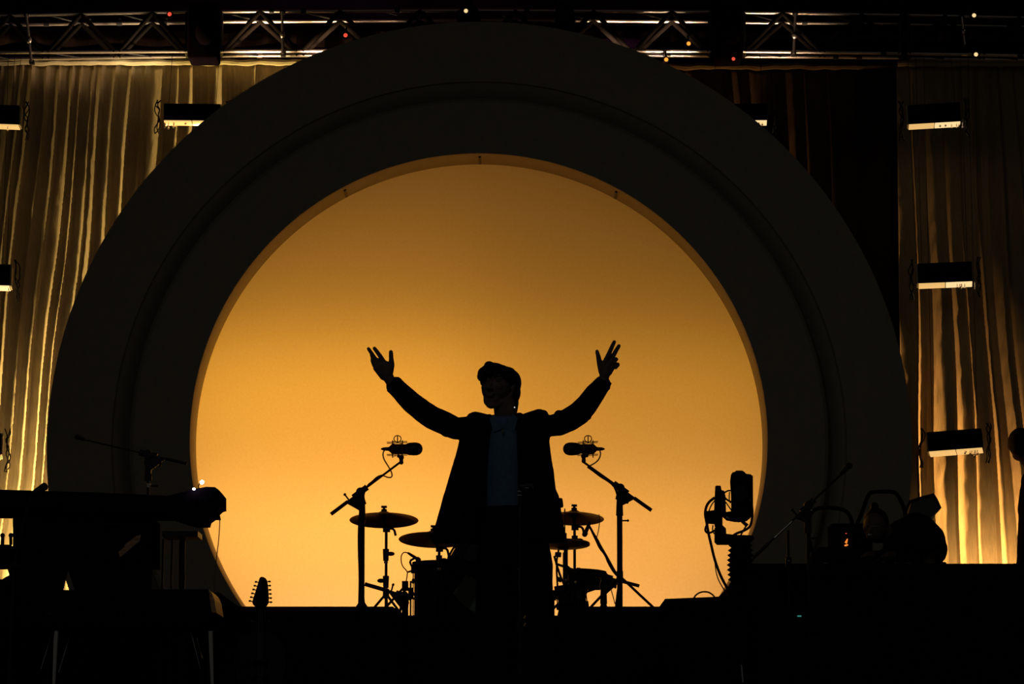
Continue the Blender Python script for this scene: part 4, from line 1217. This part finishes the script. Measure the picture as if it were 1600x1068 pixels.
# ================================================================== RIGHT: REMOTE CAMERA
def robocam():
    D = 23.6
    b = P(1157, 935, D)
    t = thing('remote_camera', 'black motorised camera with looping cables at the right rim of the amber circle', 'camera', (b.x, D, ZB + .014))
    # housing
    pts = [(1143.5, 739), (1148, 737.5), (1149, 736), (1159, 736), (1162, 738), (1165, 741), (1173, 742), (1174, 760), (1174.5, 785), (1173, 808), (1168, 812), (1155, 814), (1146, 811), (1144, 798), (1143.5, 770), (1142, 750)]
    build('housing', MB().prism([zx(x, y, D) for x, y in pts], D - .06, D + .10), 'black', t, smooth=False)
    build('lens', MB().cyl(P(1157, 770, D - .06), P(1157, 770, D - .13), .045, .05, 28), 'stand', t)
    build('side_panel', MB().box(P(1172, 775, D), (.03, .12, .25), bev=.004), 'black', t)
    # tilt bracket
    build('tilt_bracket', MB().prism([zx(x, y, D) for x, y in ((1128, 790), (1134, 800), (1146, 798), (1170, 801), (1172, 807), (1164, 812), (1150, 814.5), (1136, 812), (1128, 805), (1126, 799))], D - .03, D + .05), 'black', t, smooth=False)
    build('arm', MB().prism([zx(x, y, D) for x, y in ((1118, 759), (1125.5, 759), (1127, 766), (1131, 767), (1133, 775), (1134, 800), (1131, 806), (1128.5, 808), (1128.5, 822), (1117, 822), (1116, 800))], D - .04, D + .04), 'black', t, smooth=False)
    build('pan_motor', MB().prism([zx(x, y, D) for x, y in ((1103, 799), (1118, 797), (1120, 818), (1108, 817), (1102, 811), (1101, 804))], D - .05, D + .05), 'black', t, smooth=False)
    build('joint', MB().prism([zx(x, y, D) for x, y in ((1117, 824), (1120, 821), (1128, 821), (1133.5, 826), (1134, 834.5), (1148, 836), (1175, 837), (1178, 842), (1170, 850), (1121, 850), (1117, 846))], D - .06, D + .06), 'black', t, smooth=False)
    # corrugated post
    x = P(1157, 850, D).x
    prof = []
    z0 = ZB + .026; z1 = P(1157, 846, D).z
    n = 13
    for i in range(n * 4 + 1):
        f = i / (n * 4)
        wv = .010 * math.sin(i * PI / 2) if .28 < f < .97 else 0
        r = .064 - .012 * math.cos(f * 5) + wv
        prof.append((r, f * (z1 - z0)))
    build('post', MB().lathe((x, D, z0), prof, 32), 'black', t)
    build('base', MB().box((x, D, z0 + .012), (.24, .3, .026), bev=.005), 'black', t)
    def cb(pts, r=.007, d=0): build('cable', MB().tube([P(a, b_, D + d) for a, b_ in pts], r, 8, 2), 'cable', t)
    cb([(1117, 777), (1108, 783), (1103, 792), (1101.5, 803), (1104, 815), (1107, 833), (1111, 850), (1116, 872), (1124, 895), (1133, 913), (1141, 926), (1146, 933)], .0085, -.07)
    cb([(1106, 817), (1102, 824), (1102, 830), (1107, 833), (1114, 830), (1120, 826)], .0065, -.08)
    cb([(1130, 775), (1138, 782), (1144, 784), (1150, 787)], .006, -.07)
    cb([(1131, 770), (1137, 766), (1143, 766)], .005, -.06)
    cb([(1140, 768), (1139, 778), (1141, 786)], .0035)
    cb([(1134, 784), (1143, 797), (1146, 802)], .004, -.07)
    cb([(1172, 780), (1176, 795), (1175, 812), (1172, 823), (1162, 829), (1150, 833), (1145, 837)], .008, -.07)
    cb([(1158, 812), (1163, 817), (1168, 821)], .011, -.07)
    cb([(1167, 819), (1161, 829), (1157, 837)], .005, -.07)
    cb([(1114, 820), (1113, 828), (1116, 834)], .004)
    cb([(1118, 780), (1111, 789), (1107, 800)], .004, -.06)
    build('thin_cable', MB().tube([P(a, b_, D - .05) for a, b_ in ((1117, 876), (1118, 890), (1122, 905), (1130, 919), (1139, 932))], .0035, 8, 2), 'ambercable', t)
    build('connector', MB().ell(P(1136, 808, D - .1), .009, sub=2).ell(P(1139, 810, D - .1), .006, sub=2), 'chrome', t)
    build('glint', MB().ell(P(1172, 781, D - .08), .006, sub=2), 'chrome', t)
robocam()
single('floor_cable', MB().tube([P(x, y, 23.2) for x, y in ((1084, 934), (1088, 928), (1096, 924), (1106, 924), (1113, 928), (1117, 933))], .005, 8, 2), 'ambercable', 'thin brown loop of cable arching on the low riser left of the camera', 'cable')

# boom stand at right, long diagonal arm
t5, a5, e5, n5, d5 = boom_stand('long diagonal boom microphone stand in front of the right side of the arch', 22.6, 1262, 0, (1262, 790), (1318, 737), (1176, 872), 'tall thin boom stands at the right', base='round', poler=.010, thick=.010)
handheld('black microphone at the top of the long diagonal boom, right of the arch opening', 22.55, (1330, 724), (1312, 742), .013, .020)
build('glinting_knob', MB().ell(P(1268, 797, 22.5), .007, sub=2).cyl(P(1268, 797, 22.5), P(1264, 797, 22.56), .006), 'chrome', t5)
build('shiny_sleeve', MB().cyl(P(1238, 814, 22.55), P(1210, 840, 22.55), .0065), 'chrome', t5)
def short_stand():
    D = 22.65
    b = Vector((P(1232, 900, D).x, D, 0))
    t = thing('straight_stand', 'short straight stand with a glinting clutch below the diagonal boom', 'stand', b)
    tripod(t, b, P(1232, 828, D).z, .008, .24, .3)
    build('clutch', MB().cyl(P(1232, 884, D), P(1232, 870, D), .018), 'stand', t)
    build('glinting_nut', MB().ell(P(1232.5, 876, D - .025), .008, sub=2), 'chrome', t)
short_stand()

# ================================================================== RIGHT: MUSICIAN STATION
DM = 24.2
def station():
    b = P(1340, 880, DM)
    t = thing('valve_amplifier', 'black amplifier with a small orange valve glow behind its window', 'amplifier', (b.x, DM, ZK))
    x0, z1 = zx(1298, 818, DM); x1, _ = zx(1362, 818, DM)
    build('case', MB().box(((x0 + x1) / 2, DM + .1, (z1 + ZK) / 2), (x1 - x0, .3, z1 - ZK), bev=.01), 'black', t)
    c = P(1323, 845, DM - .055)
    build('window', MB().box(P(1323, 845, DM - .052), (.075, .006, .10)), 'stand', t)
    build('valve', MB().cyl(c + Vector((.004, -.008, .014)), c + Vector((-.006, -.008, -.012)), .003, .008, 12), 'valve', t, label='glowing orange valve')
    build('valve', MB().ell(c + Vector((-.004, -.008, -.026)), (.013, .006, .006), Matrix.Rotation(R(-15), 3, 'Y'), 2), 'valve', t, label='glowing orange valve base')
    build('indicator', MB().ell(P(1322, 833, DM - .056), (.006, .003, .003), sub=1), 'led_red', t)
    # low case left of it
    b = P(1290, 880, DM - .2)
    t = thing('equipment_case', 'low black case left of the amplifier with a small white label', 'case', (b.x, DM - .2, ZK))
    x0, z1 = zx(1277, 856, DM - .2); x1, _ = zx(1306, 856, DM - .2)
    build('box', MB().box(((x0 + x1) / 2, DM - .18, (z1 + ZK) / 2), (x1 - x0, .3, z1 - ZK), bev=.008), 'black', t)
    build('name_plate', MB().box(P(1290.5, 882.5 - 3, DM - .335), (.026, .003, .006), Matrix.Rotation(R(8), 3, 'Y')), 'skirt', t)
    # tubular arches (chair backs)
    def chair(pts, x0, x1, label):
        D = DM + .75
        cx = (P(x0, 880, D).x + P(x1, 880, D).x) / 2
        t = thing('folding_chair', label, 'chair', (cx, D, ZK), 'tubular chairs at the musician station')
        build('back_frame', MB().tube([P(x, y, D) for x, y in pts], .013, 10, 2), 'black', t)
        hw = abs(P(x1, 880, D).x - P(x0, 880, D).x) / 2
        build('seat', MB().box((cx, D - .16, ZK + .17), (hw * 2, .3, .03), bev=.01), 'black', t)
        for sx in (-1, 1):
            build('leg', MB().cyl((cx + sx * hw * .9, D - .29, ZK), (cx + sx * hw * .9, D - .25, ZK + .17), .010), 'black', t)
            build('leg', MB().cyl((cx + sx * hw * .9, D + .03, ZK), (cx + sx * hw * .9, D - .02, ZK + .2), .010), 'black', t)
    chair([(1268, 862), (1262, 830), (1266, 798), (1284, 792), (1316, 794), (1329, 804), (1334, 832), (1332, 862)], 1268, 1332, 'dark tubular chair back with a low arch, left of the amplifier')
    chair([(1338, 862), (1336, 826), (1348, 798), (1357, 770), (1366, 768), (1396, 767), (1404, 774), (1416, 800), (1416, 862)], 1340, 1416, 'dark tubular chair back with a taller angular arch, behind the seated musician')
    # tilted music stand
    D = DM + .55
    c = P(1441, 797, D)
    t = thing('music_stand', 'tilted grey-green music stand desk rising over the hunched back', 'music stand', (c.x, D, ZK))
    q = [(1424, 783), (1458, 772.5), (1468.5, 793), (1455, 808), (1440, 818), (1418, 808)]
    build('desk', MB().prism([zx(x, y, D) for x, y in q], D - .01, D + .012), 'panel', t, smooth=False, label='grey-green desk panel')
    build('rim', MB().tube([P(x, y, D - .015) for x, y in ((1414, 800), (1422, 783), (1440, 777), (1459, 772), (1463, 780), (1469, 793), (1463, 797))], .009, 8, 0), 'black', t)
    build('lip', MB().cyl(P(1468, 794, D), P(1456, 807, D), .008).ell(P(1456, 808, D), .012, sub=2), 'hem', t, label='edge strip coloured pale as if warmly lit')  # warm-lit edge of the desk put into a pale colour
    build('pole', MB().cyl((c.x, D + .03, ZK + .02), (c.x, D + .03, c.z), .010), 'stand', t)
    for k in range(3):
        a = k * 2 * PI / 3
        build('leg', MB().cyl((c.x, D + .03, ZK + .12), (c.x + .16 * math.cos(a), D + .03 + .16 * math.sin(a), ZK + .008), .007), 'stand', t)
station()

def seated_musician():
    D = DM - .1
    def Q(px, py, dy=0): return P(px, py, D + dy)
    t = thing('person', 'person with a hair bun sitting hunched forward in dark clothes at right', 'person', (Q(1430, 880).x, D, ZK))
    mb = MB()
    # head bowed towards picture left
    hc = Q(1367, 822, -.12)
    mb.ell(hc, (.072, .086, .095))
    mb.ell(hc + Vector((-.012, -.035, -.06)), (.048, .05, .045))
    mb.ell(hc + Vector((-.035, -.085, -.025)), (.013, .018, .02))
    for s in (-1, 1):
        mb.ell(hc + Vector((s * .072 + .005, .01, -.01)), (.008, .017, .026))
        mb.ell(hc + Vector((s * .028 - .02, -.074, .0)), (.018, .012, .01))
    mb.ell(hc + Vector((-.018, -.078, -.06)), (.02, .012, .007))
    mb.chain([hc + Vector((.02, .03, -.05)), Q(1392, 832, -.04), Q(1412, 832, 0)], [.055, .055, .09])
    # trunk: hips behind right, back humped
    mb.chain([Q(1440, 866, .14), Q(1440, 845, .10), Q(1428, 832, .03), Q(1410, 836, -.02)], [.13, .125, .12, .10])
    # arms reaching to the keys
    mb.chain([Q(1452, 838, -.02), Q(1457, 862, -.12), Q(1420, 872, -.28), Q(1396, 868, -.34)], [.06, .048, .04, .028])
    mb.chain([Q(1396, 846, -.06), Q(1388, 868, -.16), Q(1372, 872, -.30), Q(1364, 868, -.34)], [.055, .046, .038, .026])
    for wx, wy, wd in ((1396, 868, -.34), (1364, 868, -.34)):
        mb.chain([Q(wx, wy, wd), Q(wx - 8, wy - 1, wd - .05)], [.026, .024])
        for k in range(4):
            mb.chain([Q(wx - 8, wy - 1, wd - .05 + .014 * (k - 1.5)), Q(wx - 15, wy - 1, wd - .07 + .022 * (k - 1.5)), Q(wx - 19 - (k % 2), wy + 3, wd - .07 + .024 * (k - 1.5))], [.010, .0085, .007], 2)
        mb.chain([Q(wx - 3, wy, wd - .06), Q(wx - 9, wy - 1, wd - .11), Q(wx - 14, wy + 1, wd - .12)], [.012, .009, .008], 2)
    # legs folded under, thighs forward
    z = ZK + .17
    for s, x in ((-1, 1418), (1, 1455)):
        h = Q(x, 870, .1); h.z = z
        k = Q(x - 10, 870, -.30); k.z = ZK + .19
        f = Q(x - 5, 870, -.18); f.z = ZK + .05
        mb.chain([h, k], [.09, .065]); mb.chain([k, f], [.06, .045]); mb.chain([f, f + Vector((0, -.14, -.012))], [.042, .032])
    o = build('body', mb, 'skin', t); remesh(o, .007, 3)
    # dark loose top as clothing
    mb = MB()
    mb.chain([Q(1440, 866, .12), Q(1442, 848, .08), Q(1431, 835, .02), Q(1412, 838, -.03)], [.125, .148, .142, .115])
    mb.chain([Q(1454, 842, -.03), Q(1460, 862, -.12), Q(1424, 872, -.27), Q(1404, 868, -.33)], [.075, .062, .052, .042])
    mb.chain([Q(1397, 848, -.07), Q(1390, 868, -.16), Q(1374, 872, -.29), Q(1368, 869, -.33)], [.066, .055, .048, .040])
    for x in (1418, 1455):
        h = Q(x, 870, .1); h.z = z; k = Q(x - 10, 870, -.30); k.z = ZK + .19
        mb.chain([h, k], [.105, .08])
    mb.box(Q(1468, 866, -.02), (.05, .12, .06), Matrix.Rotation(R(30), 3, 'Y'))
    o2 = build('dark_coat', mb, 'jacket', t); remesh(o2, .008, 3, .003)
    hb = MB().ell(hc + Vector((.010, .030, .030)), (.080, .090, .088)).ell(Q(1366, 791, -.10), (.026, .03, .030)).ell(Q(1367, 800, -.10), (.034, .04, .03))
    o3 = build('hair', hb, 'hair', t); remesh(o3, .006, 3, .002)
    build('glasses', MB().tube([hc + Vector((-.050, -.080, -.004)), hc + Vector((-.02, -.088, -.006)), hc + Vector((.02, -.084, -.006))], .0016).ell(Q(1359, 835, -.24), (.014, .003, .006), sub=2), 'chrome', t)
    build('badge', MB().box(Q(1380.5, 872, -.33), (.02, .004, .06), Matrix.Rotation(R(-5), 3, 'Y')), 'panel', t, label='small pale badge')
    # stool
    st = thing('stool', 'low black stool under the hunched musician', 'stool', (Q(1440, 880, .1).x, D + .12, ZK))
    c = Vector((Q(1440, 880, .1).x, D + .14, ZK))
    build('seat', MB().cyl(c + Vector((0, 0, .05)), c + Vector((0, 0, .09)), .16, seg=28), 'black', st)
    build('pedestal', MB().cyl(c, c + Vector((0, 0, .05)), .06), 'stand', st)
seated_musician()

def standing_person():
    D = 26.0
    def Q(px, py, dy=0): return P(px, py, D + dy)
    cx = 1635
    t = thing('person', 'person standing in dark clothes, cut off by the right edge of the picture', 'person', (Q(cx, 880).x, D, ZK))
    mb = MB()
    hc = Q(1594, 693, 0)
    mb.ell(hc, (.078, .095, .10)); mb.ell(hc + Vector((0, .04, -.07)), (.05, .05, .045))
    mb.ell(hc + Vector((-.02, .10, -.02)), (.012, .018, .022))
    for s in (-1, 1):
        mb.ell(hc + Vector((s * .078, .01, -.01)), (.008, .018, .028))
        mb.ell(hc + Vector((s * .03, .088, .005)), (.018, .01, .01))
    mb.ell(hc + Vector((0, .09, -.075)), (.022, .01, .007))
    mb.chain([hc + Vector((.01, .01, -.05)), Q(1616, 726), Q(cx, 746)], [.058, .060, .09])
    zh = ZK + .62
    pel = Vector((Q(cx + 6, 800).x, D, zh))
    mb.chain([Q(cx + 6, 748), Q(cx + 6, 780), pel], [.115, .105, .115])
    hands = []
    for s in (-1, 1):
        sh = Q(cx + 6 + s * 30, 750); el = Vector((sh.x + s * .04, D, sh.z - .20)); wr = Vector((sh.x + s * .03, D - .08, sh.z - .38))
        mb.chain([sh, el, wr], [.055, .042, .027])
        mb.chain([wr, wr + Vector((0, -.02, -.07))], [.026, .022])
        for k in range(4):
            o_ = Vector((.0, .016 * (k - 1.5), 0))
            mb.chain([wr + Vector((0, -.02, -.08)) + o_, wr + Vector((-s * .008, -.02, -.12)) + o_, wr + Vector((-s * .02, -.02, -.145 + .005 * (k % 2))) + o_], [.010, .0085, .007], 2)
        mb.chain([wr + Vector((0, -.035, -.04)), wr + Vector((-s * .01, -.055, -.08)), wr + Vector((-s * .015, -.055, -.10))], [.012, .0095, .008], 2)
        hp = pel + Vector((s * .08, 0, -.02)); kn = Vector((hp.x + s * .02, D - .02, ZK + .33)); an = Vector((hp.x + s * .03, D, ZK + .07))
        mb.chain([hp, kn, an], [.085, .055, .04]); mb.chain([an + Vector((0, 0, -.03)), an + Vector((0, -.15, -.042))], [.035, .027])
    o = build('body', mb, 'skin', t); remesh(o, .007, 3)
    mb = MB()
    mb.chain([Q(cx + 6, 750), Q(cx + 4, 780), pel + Vector((0, 0, .0))], [.130, .125, .135])
    for s in (-1, 1):
        sh = Q(cx + 6 + s * 30, 750); el = Vector((sh.x + s * .04, D, sh.z - .20)); wr = Vector((sh.x + s * .03, D - .07, sh.z - .34))
        mb.chain([sh, el, wr], [.068, .055, .040])
    o2 = build('coat', mb, 'jacket', t); remesh(o2, .008, 3, .003)
    mb = MB()
    for s in (-1, 1):
        hp = pel + Vector((s * .09, 0, -.02)); kn = Vector((hp.x + s * .025, D - .02, ZK + .33)); an = Vector((hp.x + s * .04, D, ZK + .13))
        mb.chain([hp, kn, an], [.12, .115, .11])
    o3 = build('trousers', mb, 'trousers', t); remesh(o3, .008, 3, .003)
    build('hair', MB().ell(hc + Vector((0, -.022, .010)), (.086, .095, .098)), 'hair', t)
standing_person()

# small bits low in the dark
def low_bits():
    D = 21.0
    b = Vector((P(1160, 1000, D).x, D, 0))
    t = thing('short_chrome_stand', 'short stand with a thin glinting rod low in the dark, right of centre', 'stand', b)
    build('rod', MB().cyl(P(1158.3, 1038, D), P(1160.5, 1066, D), .004), 'chrome', t)
    build('pole', MB().cyl(b + Vector((0, .01, .02)), P(1159, 1030, D + .01), .008), 'stand', t)
    build('base', MB().lathe(b, [(.12, 0), (.12, .012), (.03, .03), (.012, .05)]), 'stand', t)
    D = 21.5
    c = P(1270, 978, D)
    t = thing('rack_case', 'black rack case with a tiny teal light low at right', 'equipment', (c.x, D + .2, 0))
    build('case', MB().box((c.x, D + .22, (c.z + .12) / 2 + .0), (.6, .42, c.z + .12), bev=.012), 'black', t)
    build('indicator', MB().box(P(1249, 962, D + .005), (.022, .006, .007)), 'led_teal', t, label='tiny teal light')
    build('handle', MB().tube([P(1262, 995, D), P(1262, 995, D - .04), P(1280, 995, D - .04), P(1280, 995, D)], .005), 'darkmetal', t)
low_bits()
